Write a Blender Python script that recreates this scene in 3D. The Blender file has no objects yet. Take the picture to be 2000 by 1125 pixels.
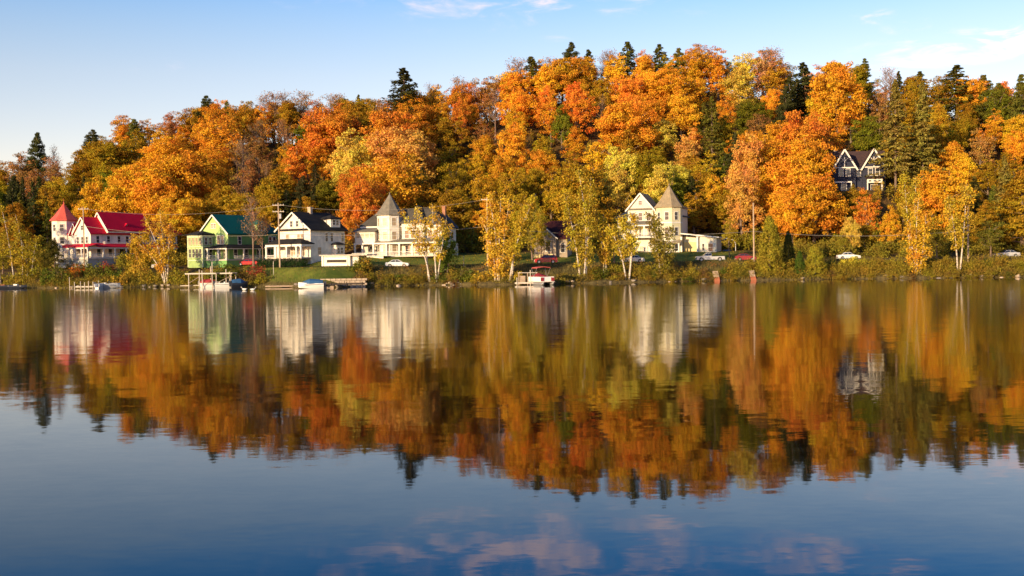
import bpy, math, random
import numpy as np
from mathutils import Vector, Matrix

# ------------------------------------------------------------------ camera, sky, sun
R_ = math.radians
sc = bpy.context.scene
col = sc.collection
F_PX, H_CAM = 2150.0, 4.3
PITCH, ROLL = math.atan(52.5 / F_PX), R_(0.79)
fwd = Vector((0, math.cos(PITCH), -math.sin(PITCH)))
rt = Vector((1, 0, 0)); up = rt.cross(fwd)
r2 = rt * math.cos(ROLL) - up * math.sin(ROLL)
u2 = up * math.cos(ROLL) + rt * math.sin(ROLL)
cam_d = bpy.data.cameras.new('camera'); cam = bpy.data.objects.new('camera', cam_d); col.objects.link(cam)
cam_d.sensor_width = 36; cam_d.lens = 36 * F_PX / 2000; cam_d.clip_end = 9000; cam_d.clip_start = 0.5
M = Matrix((r2, u2, -fwd)).transposed().to_4x4(); M.translation = Vector((0, 0, H_CAM))
cam.matrix_world = M
sc.camera = cam

SUN_EL, SUN_AZ = 12.0, 40.0     # azimuth: degrees to the left of straight behind the camera
s_dir = Vector((-math.sin(R_(SUN_AZ)) * math.cos(R_(SUN_EL)), -math.cos(R_(SUN_AZ)) * math.cos(R_(SUN_EL)), math.sin(R_(SUN_EL))))
sl = bpy.data.lights.new('sun', 'SUN'); so = bpy.data.objects.new('sun', sl); col.objects.link(so)
sl.energy = 5.0; sl.angle = R_(0.6); sl.color = (1.0, 0.74, 0.42)
so.rotation_euler = s_dir.to_track_quat('Z', 'Y').to_euler(); so.location = (-200, -200, 150)

w = bpy.data.worlds.new('World'); sc.world = w; w.use_nodes = True
wn, wl = w.node_tree.nodes, w.node_tree.links
wn.clear()
def WM(op, a, b=None, c=None):
    n = wn.new('ShaderNodeMath'); n.operation = op
    for i, v in enumerate((a, b, c)):
        if v is None: continue
        if isinstance(v, (int, float)): n.inputs[i].default_value = v
        else: wl.new(v, n.inputs[i])
    return n.outputs[0]
out = wn.new('ShaderNodeOutputWorld'); bg = wn.new('ShaderNodeBackground'); wl.new(bg.outputs[0], out.inputs[0])
sky = wn.new('ShaderNodeTexSky'); sky.sky_type = 'NISHITA'; sky.sun_disc = False
sky.sun_elevation = R_(SUN_EL); sky.sun_rotation = R_(180 + SUN_AZ) 
sky.air_density = 1.0; sky.dust_density = .5; sky.ozone_density = 3.0; sky.altitude = 480
SKY_STRENGTH = 0.15
bg.inputs[1].default_value = SKY_STRENGTH
tc = wn.new('ShaderNodeTexCoord')
sep = wn.new('ShaderNodeSeparateXYZ'); wl.new(tc.outputs['Generated'], sep.inputs[0])
X, Y, Z = sep.outputs
az = WM('ARCTAN2', X, Y); el = WM('ARCSINE', Z)
# clouds: wisps of noise inside soft patches of sky (azimuth, elevation, width, height, weight)
PATCH = [(.455, .174, .10, .010, 1.5), (.37, .165, .05, .007, 1.0), (.345, .192, .02, .006, .7), (.32, .202, .014, .006, .8),
         (.13, .218, .03, .007, .55), (.045, .203, .025, .007, .45), (.03, .228, .07, .008, .4), (.02, .262, .17, .036, 1.02),
         (.13, .235, .05, .01, .8), (.22, .26, .05, .016, .95), (.285, .262, .045, .02, .9), (.345, .268, .022, .01, .95),
         (.23, .238, .03, .006, .7), (-.12, .24, .03, .006, .35), (-.3, .17, .1, .01, .25), (-.45, .16, .08, .01, .25), (.33, .16, .05, .008, .5),
         (.1, .34, .5, .05, .9), (-.9, .2, .3, .04, .8), (1.2, .25, .3, .05, .8)]
tot = None
for a, e, sa, se, wt in PATCH:
    da = WM('DIVIDE', WM('SUBTRACT', az, a), sa); de = WM('DIVIDE', WM('SUBTRACT', el, e), se)
    r = WM('MULTIPLY_ADD', da, da, WM('MULTIPLY', de, de))
    g = WM('MULTIPLY', WM('EXPONENT', WM('MULTIPLY', r, -.6)), wt)
    tot = g if tot is None else WM('MAXIMUM', tot, g)
cmb = wn.new('ShaderNodeCombineXYZ'); wl.new(WM('MULTIPLY', az, 9.0), cmb.inputs[0]); wl.new(WM('MULTIPLY', el, 30.0), cmb.inputs[1])
nz = wn.new('ShaderNodeTexNoise'); nz.inputs['Scale'].default_value = 2.0; nz.inputs['Detail'].default_value = 7; nz.inputs['Roughness'].default_value = .62
nz.inputs['Distortion'].default_value = .5
wl.new(cmb.outputs[0], nz.inputs['Vector'])
d = WM('MULTIPLY', tot, WM('MULTIPLY', WM('SUBTRACT', nz.outputs[0], .38), 3.6))
mr = wn.new('ShaderNodeMapRange'); mr.interpolation_type = 'SMOOTHSTEP'; mr.inputs[1].default_value = .12; mr.inputs[2].default_value = .95; mr.inputs[3].default_value = 0; mr.inputs[4].default_value = .7
wl.new(d, mr.inputs[0])
mixc = wn.new('ShaderNodeMix'); mixc.data_type = 'RGBA'
gr_ = wn.new('ShaderNodeValToRGB'); gr_.color_ramp.interpolation = 'B_SPLINE'
wl.new(WM('MULTIPLY', el, 2.0), gr_.inputs[0])      # clear autumn air: milky towards the horizon, deep blue overhead
for i_, (p_, c_) in enumerate([(0, (.94, .54, .42)), (.33, (.77, .525, .44)), (.455, (.60, .51, .48)), (.53, (.12, .40, .60)), (.62, (.05, .36, .62)), (1, (.18, .27, .36))]):
    e_ = gr_.color_ramp.elements[i_] if i_ < 2 else gr_.color_ramp.elements.new(p_)
    e_.position = p_; e_.color = (*c_, 1)
gm = wn.new('ShaderNodeVectorMath'); gm.operation = 'MULTIPLY'; wl.new(sky.outputs[0], gm.inputs[0]); wl.new(gr_.outputs[0], gm.inputs[1])
gs = wn.new('ShaderNodeVectorMath'); gs.operation = 'SCALE'; wl.new(gm.outputs[0], gs.inputs[0]); gs.inputs['Scale'].default_value = 2.0
wl.new(mr.outputs[0], mixc.inputs[0]); wl.new(gs.outputs[0], mixc.inputs[6]); mixc.inputs[7].default_value = (6.8, 4.9, 4.9, 1)
wl.new(mixc.outputs[2], bg.inputs[0])
sc.view_settings.view_transform = 'Standard'; sc.view_settings.look = 'None'; sc.view_settings.exposure = 0.62; sc.view_settings.gamma = 1
sc.cycles.max_bounces = 6; sc.cycles.diffuse_bounces = 3; sc.cycles.glossy_bounces = 3; sc.cycles.transmission_bounces = 2
sc.cycles.use_denoising = True
sc.cycles.sample_clamp_indirect = 6

# ------------------------------------------------------------------ pixel <-> world helpers (photo pixels, 2000 x 1125)
def ray(px, py): return fwd + r2 * ((px - 1000) / F_PX) + u2 * ((562.5 - py) / F_PX)
def P(px, py, D):
    d = ray(px, py); t = D / d.y
    return Vector((d.x * t, D, H_CAM + d.z * t))
def proj(p):
    v = Vector(p) - Vector((0, 0, H_CAM)); z = v.dot(fwd)
    return 1000 + F_PX * v.dot(r2) / z, 562.5 - F_PX * v.dot(u2) / z
def hor(px): return 523.8 - 0.0138 * px

# ------------------------------------------------------------------ terrain
SH_PX = [-600, -200, 0, 100, 200, 320, 500, 620, 700, 850, 1000, 1140, 1300, 1480, 1700, 2000, 2300, 2700]
SH_PY = [572, 565, 562, 563, 562, 560.5, 560.5, 562, 560, 557, 556, 553.5, 550.5, 547.5, 544.5, 541.5, 538, 534]
SD = [F_PX * H_CAM / (y - hor(x)) for x, y in zip(SH_PX, SH_PY)]
SX = [P(x, hor(x), D).x for x, D in zip(SH_PX, SD)]
def S(x): return float(np.interp(x, SX, SD))
UP_ = [-60, -30, -3, -.4, .15, .8, 5, 9, 11.5, 17.5, 24, 30, 45]
UZ_ = [-6, -4, -1.0, -.35, .12, .5, 1.7, 3.2, 3.65, 3.75, 4.75, 5.5, 6.4]
OUT_X = [0, 40, 110, 150, 185, 250, 290, 350, 410, 480, 560, 620, 690, 740, 790, 850, 900, 950, 1000, 1060, 1130, 1180, 1260, 1330, 1390, 1440, 1500, 1540, 1600, 1640, 1700, 1760, 1830, 1880, 1950, 2000, 2100, 2300]
OUT_Y = [325, 305, 325, 312, 275, 232, 235, 222, 205, 205, 203, 205, 195, 195, 190, 175, 165, 155, 145, 125, 112, 108, 105, 110, 95, 115, 107, 130, 133, 122, 125, 150, 150, 150, 170, 165, 170, 180]
RIDGE_U = 145
RX, RZ = [-700, -400], [12, 18]
_o = np.convolve(np.interp(np.arange(-60, 2320, 10), OUT_X, OUT_Y), np.ones(7) / 7, 'same')
for i, px in enumerate(np.arange(-60, 2320, 10)):
    if 0 <= px <= 2250:
        x0 = P(px, 300, 350).x; D = S(x0) + RIDGE_U; p = P(px, _o[i], D); RX.append(p.x); RZ.append(p.z - 13.0)
RX += [420, 700]; RZ += [40, 25]
def HR(x): return float(np.interp(x, RX, RZ))
TERR = []   # level terraces: x, y, radius, z
def T(x, y):
    u = y - S(x)
    if u <= 45: z = float(np.interp(u, UP_, UZ_))
    elif u <= RIDGE_U:
        t = (u - 45) / (RIDGE_U - 45); f = .62 * t + .38 * (t * t * (3 - 2 * t)); z = 6.4 + (HR(x) - 6.4) * f
    elif u <= 420: z = HR(x) - (u - RIDGE_U) * .06
    else: z = HR(x) - 16.5 + (8 - HR(x) + 16.5) * min(1, (u - 420) / 600)
    for tx, ty, r, tz in TERR:
        d = math.hypot(x - tx, y - ty)
        if d < r * 1.6:
            k = 1 if d < r else 1 - (d - r) / (r * .6)
            z = z * (1 - k) + tz * k
    return z
def ub(px, u):   # world x,y of a picture column at a distance u behind the shoreline
    x = 0
    D = 210 + u
    for _ in range(5):
        x = P(px, 520, D).x; D = S(x) + u
    return x, D

# ------------------------------------------------------------------ object helpers
def tag(o, label=None, cat=None, group=None, kind=None):
    if label: o['label'] = label
    if cat: o['category'] = cat
    if group: o['group'] = group
    if kind: o['kind'] = kind
    return o
def empty(name, loc, rz=0, s=1):
    o = bpy.data.objects.new(name, None); col.objects.link(o); o.location = loc; o.rotation_euler = (0, 0, rz); o.scale = (s, s, s)
    o.empty_display_size = .2
    return o
def link(name, me, parent=None):
    o = bpy.data.objects.new(name, me); col.objects.link(o)
    if parent is not None: o.parent = parent
    return o
class MB:
    def __init__(s): s.v = []; s.f = []
    def add(s, vs, fs):
        b = len(s.v); s.v += [tuple(v) for v in vs]; s.f += [tuple(i + b for i in f) for f in fs]; return s
    def box(s, x0, x1, y0, y1, z0, z1):
        return s.add([(x0, y0, z0), (x1, y0, z0), (x1, y1, z0), (x0, y1, z0), (x0, y0, z1), (x1, y0, z1), (x1, y1, z1), (x0, y1, z1)],
                     [(0, 3, 2, 1), (4, 5, 6, 7), (0, 1, 5, 4), (1, 2, 6, 5), (2, 3, 7, 6), (3, 0, 4, 7)])
    def beam(s, p, q, a, b=None, upv=(0, 0, 1)):
        p, q = Vector(p), Vector(q); b = b or a; d = (q - p).normalized(); n = Vector(upv)
        if abs(d.dot(n)) > .98: n = Vector((1, 0, 0))
        e = d.cross(n).normalized() * (a / 2); g = e.normalized().cross(d) * (b / 2)
        vs = [p + e + g, p - e + g, p - e - g, p + e - g, q + e + g, q - e + g, q - e - g, q + e - g]
        return s.add(vs, [(0, 1, 2, 3), (7, 6, 5, 4), (0, 4, 5, 1), (1, 5, 6, 2), (2, 6, 7, 3), (3, 7, 4, 0)])
    def tube(s, pts, rad, n=6, cap=True):
        pts = [Vector(p) for p in pts]; rad = rad if isinstance(rad, (list, tuple)) else [rad] * len(pts)
        b = len(s.v); k = len(pts)
        for i, p in enumerate(pts):
            d = (pts[min(i + 1, k - 1)] - pts[max(i - 1, 0)]).normalized()
            e = d.cross(Vector((0.03, 1, 0.02)) if abs(d.y) < .9 else Vector((1, 0, 0))).normalized(); g = d.cross(e)
            for j in range(n):
                a = 2 * math.pi * j / n; s.v.append(tuple(p + e * math.cos(a) * rad[i] + g * math.sin(a) * rad[i]))
        for i in range(k - 1):
            for j in range(n):
                s.f.append((b + i * n + j, b + i * n + (j + 1) % n, b + (i + 1) * n + (j + 1) % n, b + (i + 1) * n + j))
        if cap: s.f.append(tuple(b + j for j in range(n))[::-1]); s.f.append(tuple(b + (k - 1) * n + j for j in range(n)))
        return s
    def prism(s, poly, a, b, axis='y'):      # poly in (u,z) extruded a..b along axis
        n = len(poly)
        vs = [(p[0], a, p[1]) if axis == 'y' else (a, p[0], p[1]) for p in poly] + [(p[0], b, p[1]) if axis == 'y' else (b, p[0], p[1]) for p in poly]
        fs = [tuple(range(n)), tuple(range(2 * n - 1, n - 1, -1))] + [(i, i + n, (i + 1) % n + n, (i + 1) % n) for i in range(n)]
        return s.add(vs, fs)
    def cyl(s, cx, cy, z0, z1, r0, r1=None, n=8, rot=0):
        r1 = r0 if r1 is None else r1
        vs = [(cx + r * math.cos(rot + 2 * math.pi * i / n), cy + r * math.sin(rot + 2 * math.pi * i / n), z) for r, z in ((r0, z0), (max(r1, .01), z1)) for i in range(n)]
        return s.add(vs, [tuple(range(n))[::-1], tuple(range(n, 2 * n))] + [(i, (i + 1) % n, (i + 1) % n + n, i + n) for i in range(n)])
    def loft(s, rings, closed=False):
        n = len(rings[0]); b = len(s.v)
        for r in rings: s.v += [tuple(p) for p in r]
        for i in range(len(rings) - 1):
            for j in range(n if closed else n - 1):
                s.f.append((b + i * n + j, b + i * n + (j + 1) % n, b + (i + 1) * n + (j + 1) % n, b + (i + 1) * n + j))
        s.f.append(tuple(b + j for j in range(n))[::-1]); s.f.append(tuple(b + (len(rings) - 1) * n + j for j in range(n)))
        return s
    def mesh(s, name, m):
        me = bpy.data.meshes.new(name); me.from_pydata(s.v, [], s.f); me.materials.append(m)
        import bmesh
        bm = bmesh.new(); bm.from_mesh(me); bmesh.ops.recalc_face_normals(bm, faces=bm.faces); bm.to_mesh(me); bm.free()
        return me
    def build(s, name, m, parent=None, label=None, bev=0):
        o = link(name, s.mesh(name, m), parent)
        if label: o['label'] = label
        if bev:
            b = o.modifiers.new('b', 'BEVEL'); b.width = bev; b.segments = 2; b.limit_method = 'ANGLE'
        return o

# ------------------------------------------------------------------ materials
def newmat(name):
    m = bpy.data.materials.new(name); m.use_nodes = True; return m, m.node_tree.nodes, m.node_tree.links
def mat(name, c, rough=.7, var=.18, scale=1.5, metal=0, spec=.3, clap=0, dirt=None):
    m, n, l = newmat(name); p = n['Principled BSDF']
    p.inputs['Roughness'].default_value = rough; p.inputs['Metallic'].default_value = metal; p.inputs['Specular IOR Level'].default_value = spec
    t = n.new('ShaderNodeTexCoord'); z = n.new('ShaderNodeTexNoise'); z.inputs['Scale'].default_value = scale; z.inputs['Detail'].default_value = 6; z.inputs['Roughness'].default_value = .65
    l.new(t.outputs['Object'], z.inputs['Vector'])
    r = n.new('ShaderNodeMapRange'); r.inputs[1].default_value = .3; r.inputs[2].default_value = .7; r.inputs[3].default_value = 1 - var; r.inputs[4].default_value = 1 + var * .5
    l.new(z.outputs[0], r.inputs[0])
    h = n.new('ShaderNodeHueSaturation'); h.inputs['Color'].default_value = (*c, 1); l.new(r.outputs[0], h.inputs['Value'])
    l.new(h.outputs[0], p.inputs['Base Color'])
    if clap:      # lap boards / shingle courses in relief
        wv = n.new('ShaderNodeTexWave'); wv.wave_type = 'BANDS'; wv.bands_direction = 'Z'; wv.wave_profile = 'SAW'; wv.inputs['Scale'].default_value = clap
        l.new(t.outputs['Object'], wv.inputs['Vector'])
        b = n.new('ShaderNodeBump'); b.inputs['Strength'].default_value = .6; b.inputs['Distance'].default_value = .02
        l.new(wv.outputs[0], b.inputs['Height']); l.new(b.outputs[0], p.inputs['Normal'])
    return m
WHITE = mat('white_paint', (.80, .74, .62), .6, .3, .7, clap=3)
MIDG = mat('sage_green_paint', (.30, .42, .15), .6, .2, .8, clap=3)
DGREYR = mat('dark_grey_weathered_shingle', (.085, .078, .066), .9, .3, 1.2, spec=.1, clap=4)
TRIM = mat('white_trim', (.74, .70, .62), .55, .08)
CREAM = mat('cream_paint', (.68, .62, .40), .6, .12, .8, clap=3)
CREAMW = mat('pale_cream_paint', (.68, .63, .50), .6, .12, .8, clap=3)
YELLOWP = mat('yellow_cream_paint', (.70, .56, .26), .6, .1)
LIME = mat('sunlit_lime_paint', (.40, .56, .19), .6, .12, .8, clap=3)  # green house's sun-facing paint, with the sunlight put into its colour
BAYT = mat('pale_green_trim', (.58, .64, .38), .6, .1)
GREEN = mat('shaded_green_paint', (.17, .36, .11), .6, .15, .8, clap=3)  # darker copy of the house green, side-wall shade put into its colour
NAVY = mat('navy_shingle', (.030, .034, .06), .8, .25, 1.2, clap=3)
RED = mat('crimson_metal_roof', (.62, .006, .035), .75, .12, .5, spec=.15)
REDCONE = mat('red_shingle_cone', (.56, .10, .07), .6, .2, 1)
TEAL = mat('teal_metal_roof', (.004, .11, .09), .7, .15, .5, spec=.15)
SLATE = mat('dark_shingle_roof', (.032, .03, .03), .9, .3, 1.2, spec=.08, clap=4)
GREYR = mat('grey_weathered_shingle', (.20, .18, .14), .9, .3, 1.2, clap=4)
TAUPE = mat('tan_weathered_shingle', (.33, .26, .16), .9, .3, 1.2, clap=4)
BLUER = mat('blue_slate_roof', (.04, .06, .09), .8, .2, 1, clap=4)
BROWNR = mat('dark_brown_shingle', (.06, .035, .035), .85, .25, 1.2, clap=4)
MAROON = mat('maroon_roof', (.045, .008, .010), .9, .2, 1)
BRICK = mat('chimney_brick', (.36, .17, .10), .85, .3, 3)
STONE = mat('grey_stone', (.26, .22, .18), .9, .4, 1.5)
PALESTONE = mat('pale_stone', (.46, .36, .26), .9, .3, 1.5)
WOOD = mat('weathered_wood', (.36, .27, .19), .8, .35, 2)
PALEW = mat('pale_weathered_wood', (.60, .52, .42), .8, .25, 2)
DARKW = mat('dark_wood', (.06, .045, .035), .85, .3, 2)
POLEM = mat('utility_pole_wood', (.42, .31, .21), .8, .3, 2)
PORCH = mat('porch_grey_paint', (.35, .36, .34), .8, .2, 2)  # even mid-grey paint of the inn's porch skirt
METAL = mat('grey_metal', (.45, .45, .45), .4, .1, 2, metal=.6)
WIRE = mat('cable', (.30, .27, .23), .5, .1)
RUBBER = mat('black_rubber', (.02, .02, .02), .7, .1)
GLASS = mat('window_glass', (.03, .035, .045), .12, .3, .4, spec=.8)
CURT = mat('curtained_glass', (.36, .27, .17), .3, .35, .9, spec=.6)
ORANGEP = mat('faded_orange_paint', (.36, .12, .06), .5, .15)
REDP = mat('red_painted_metal', (.42, .008, .012), .25, .08, spec=.6)
DREDP = mat('dark_red_canvas', (.28, .03, .04), .7, .15)
BLUEC = mat('blue_canvas', (.03, .10, .22), .7, .15)
WHITEG = mat('white_gelcoat', (.80, .79, .76), .25, .08, spec=.6)
SILVERP = mat('silver_car_paint', (.52, .53, .54), .25, .06, spec=.6, metal=.3)
WHITEP = mat('white_car_paint', (.78, .78, .76), .25, .06, spec=.6)
DARKP = mat('dark_hull_paint', (.03, .035, .05), .3, .1, spec=.5)
SKIN_W = mat('white_feathers', (.80, .79, .74), .8, .08)
BEAK = mat('orange_beak', (.7, .28, .04), .5, .1)
HEDGE = None

def leafmat():
    m, n, l = newmat('leaf'); n.clear()
    o = n.new('ShaderNodeOutputMaterial'); oi = n.new('ShaderNodeObjectInfo'); at = n.new('ShaderNodeAttribute'); at.attribute_name = 'lv'
    t = n.new('ShaderNodeTexCoord'); z = n.new('ShaderNodeTexNoise'); z.inputs['Scale'].default_value = .35; z.inputs['Detail'].default_value = 3
    ad = n.new('ShaderNodeVectorMath'); ad.operation = 'ADD'; l.new(t.outputs['Object'], ad.inputs[0]); l.new(oi.outputs['Random'], ad.inputs[1]); 
    sc_ = n.new('ShaderNodeVectorMath'); sc_.operation = 'SCALE'; l.new(ad.outputs[0], sc_.inputs[0]); sc_.inputs['Scale'].default_value = 1.0
    l.new(sc_.outputs[0], z.inputs['Vector'])
    h = n.new('ShaderNodeHueSaturation'); l.new(oi.outputs['Color'], h.inputs['Color'])
    sp = n.new('ShaderNodeSeparateColor'); l.new(at.outputs['Color'], sp.inputs[0])
    # hue: leaf random + patchy noise ; value: leaf random
    a1 = n.new('ShaderNodeMath'); a1.operation = 'MULTIPLY_ADD'; l.new(sp.outputs[0], a1.inputs[0]); a1.inputs[1].default_value = .024; a1.inputs[2].default_value = .489
    a2 = n.new('ShaderNodeMath'); a2.operation = 'MULTIPLY_ADD'; l.new(z.outputs[0], a2.inputs[0]); a2.inputs[1].default_value = .12; a2.inputs[2].default_value = -.054
    a3 = n.new('ShaderNodeMath'); a3.operation = 'ADD'; l.new(a1.outputs[0], a3.inputs[0]); l.new(a2.outputs[0], a3.inputs[1]); l.new(a3.outputs[0], h.inputs['Hue'])
    v = n.new('ShaderNodeMath'); v.operation = 'MULTIPLY_ADD'; l.new(sp.outputs[1], v.inputs[0]); v.inputs[1].default_value = .75; v.inputs[2].default_value = .62
    l.new(v.outputs[0], h.inputs['Value'])
    df = n.new('ShaderNodeBsdfDiffuse'); tr = n.new('ShaderNodeBsdfTranslucent'); mx = n.new('ShaderNodeMixShader'); mx.inputs[0].default_value = .30
    l.new(h.outputs[0], df.inputs[0]); l.new(h.outputs[0], tr.inputs[0]); l.new(df.outputs[0], mx.inputs[1]); l.new(tr.outputs[0], mx.inputs[2]); l.new(mx.outputs[0], o.inputs[0])
    return m
LEAF = leafmat()
BARK = mat('bark', (.20, .14, .10), .9, .35, 3)
TWIG = mat('grey_twigs', (.22, .15, .11), .9, .25, 3)
def birchmat():
    m, n, l = newmat('birch_bark'); p = n['Principled BSDF']; t = n.new('ShaderNodeTexCoord'); mp = n.new('ShaderNodeMapping'); mp.inputs['Scale'].default_value = (1.2, 1.2, 5)
    z = n.new('ShaderNodeTexNoise'); z.inputs['Scale'].default_value = 1.6; z.inputs['Detail'].default_value = 4
    r = n.new('ShaderNodeValToRGB'); r.color_ramp.elements[0].position = .36; r.color_ramp.elements[0].color = (.09, .06, .04, 1); r.color_ramp.elements[1].position = .46; r.color_ramp.elements[1].color = (.58, .50, .40, 1)
    l.new(t.outputs['Object'], mp.inputs[0]); l.new(mp.outputs[0], z.inputs['Vector']); l.new(z.outputs[0], r.inputs[0]); l.new(r.outputs[0], p.inputs['Base Color']); p.inputs['Roughness'].default_value = .7
    return m
BIRCH = birchmat()

# ------------------------------------------------------------------ ground, lake, road
def ground_mat():
    m, n, l = newmat('ground'); p = n['Principled BSDF']; p.inputs['Roughness'].default_value = .95; p.inputs['Specular IOR Level'].default_value = .1
    at = n.new('ShaderNodeAttribute'); at.attribute_name = 'zone'; sp = n.new('ShaderNodeSeparateColor'); l.new(at.outputs['Color'], sp.inputs[0])
    t = n.new('ShaderNodeTexCoord')
    def noise(s, d=6):
        z = n.new('ShaderNodeTexNoise'); z.inputs['Scale'].default_value = s; z.inputs['Detail'].default_value = d; z.inputs['Roughness'].default_value = .65; l.new(t.outputs['Object'], z.inputs['Vector']); return z
    def ramp(src, a, b, lo=.35, hi=.65):
        r = n.new('ShaderNodeValToRGB'); r.color_ramp.elements[0].position = lo; r.color_ramp.elements[1].position = hi; r.color_ramp.elements[0].color = (*a, 1); r.color_ramp.elements[1].color = (*b, 1); l.new(src, r.inputs[0]); return r.outputs[0]
    n1, n2 = noise(.25), noise(1.7)
    litter = ramp(n2.outputs[0], (.05, .035, .015), (.16, .09, .03))
    lawn = ramp(n1.outputs[0], (.08, .115, .016), (.19, .20, .028))
    bank = ramp(n2.outputs[0], (.045, .035, .018), (.17, .13, .05))  # bank soil, darkened to hold the undercut shade by the waterline
    def mix(f, a, b):
        x = n.new('ShaderNodeMix'); x.data_type = 'RGBA'; l.new(f, x.inputs[0]); l.new(a, x.inputs[6]); l.new(b, x.inputs[7]); return x.outputs[2]
    c = mix(sp.outputs[1], mix(sp.outputs[0], litter, lawn), bank)
    l.new(c, p.inputs['Base Color'])
    b = n.new('ShaderNodeBump'); b.inputs['Distance'].default_value = .15; b.inputs['Strength'].default_value = .7; l.new(n2.outputs[0], b.inputs['Height']); l.new(b.outputs[0], p.inputs['Normal'])
    return m
# dark house terrace is levelled into the slope
dx, dy = ub(1680, 66); TERR.append((dx, dy + 4, 10, 20.0))
def build_ground():
    xs = sorted(set([-4000, -2500, -1500, -900, -600, -450, -360] + list(np.arange(-300, 301, 2.0)) + [360, 450, 600, 900, 1500, 2500, 4000]))
    us = [-60, -30, -12, -5, -2, -.8, -.4, -.1, .15, .4, .8, 1.5, 3, 5, 7, 9, 10.2, 11.5, 13, 15.5, 17.5, 19, 21, 24, 27, 30, 34, 38, 42, 45] + list(range(48, 150, 4)) + [155, 165, 180, 210, 260, 330, 420, 550, 750, 1100, 2000, 4500]
    V, Fc, Zn = [], [], []
    rng = random.Random(3)
    for x in xs:
        wob = .5 * math.sin(x * .23) + .25 * math.sin(x * .61 + 1)
        for u in us:
            k = 1 if -3 < u < 9 else 0
            y = S(x) + u + wob * k
            z = T(x, y - wob * k)
            if 2 < u < 9: z += .18 * math.sin(x * .5) * math.sin(u * .6)
            if 48 < u < 150: z += .4 * math.sin(x * .21 + u * .13)
            V.append((x, y, z))
            px = proj((x, y, z))[0] if y > 5 else 0
            lawn = (1 if 17 < u < 33 else (max(0, 1 - (u - 33) / 12) if u >= 33 else .2)) * min(1, max(0, (px - 420) / 60)) * min(1, max(.08, (1480 - px) / 60))
            if 500 < px < 700: lawn = max(lawn, 1 if 2 < u < 40 else lawn)
            bank = 1 if u < 1.2 else (.75 if u < 10 and not (500 < px < 700) else (.35 if u < 2.5 else 0))
            Zn.append((lawn, bank, 0, 1))
    nu = len(us)
    for i in range(len(xs) - 1):
        for j in range(nu - 1): Fc.append((i * nu + j, (i + 1) * nu + j, (i + 1) * nu + j + 1, i * nu + j + 1))
    me = bpy.data.meshes.new('ground'); me.from_pydata(V, [], Fc)
    a = me.color_attributes.new('zone', 'FLOAT_COLOR', 'POINT'); a.data.foreach_set('color', np.array(Zn, dtype=np.float32).ravel())
    me.materials.append(ground_mat()); me.polygons.foreach_set('use_smooth', [True] * len(me.polygons))
    o = link('ground', me); tag(o, 'grassy bank, lawns and leaf covered hillside behind the lake', 'ground', kind='structure')
build_ground()
rb = MB(); rs = [(S(x) + 12.0, S(x) + 17.0) for x in np.arange(-280, 281, 4.0)]
for i, x in enumerate(np.arange(-280, 281, 4.0)):
    z = 3.78 + .02
    rb.v += [(x, rs[i][0], z), (x, rs[i][1], z + .02)]
    if i: b = len(rb.v) - 4; rb.f.append((b, b + 2, b + 3, b + 1))
tag(rb.build('road', mat('asphalt', (.07, .068, .065), .9, .2, .8)), 'grey lakeside road running behind the bank', 'road', kind='structure')

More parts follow.
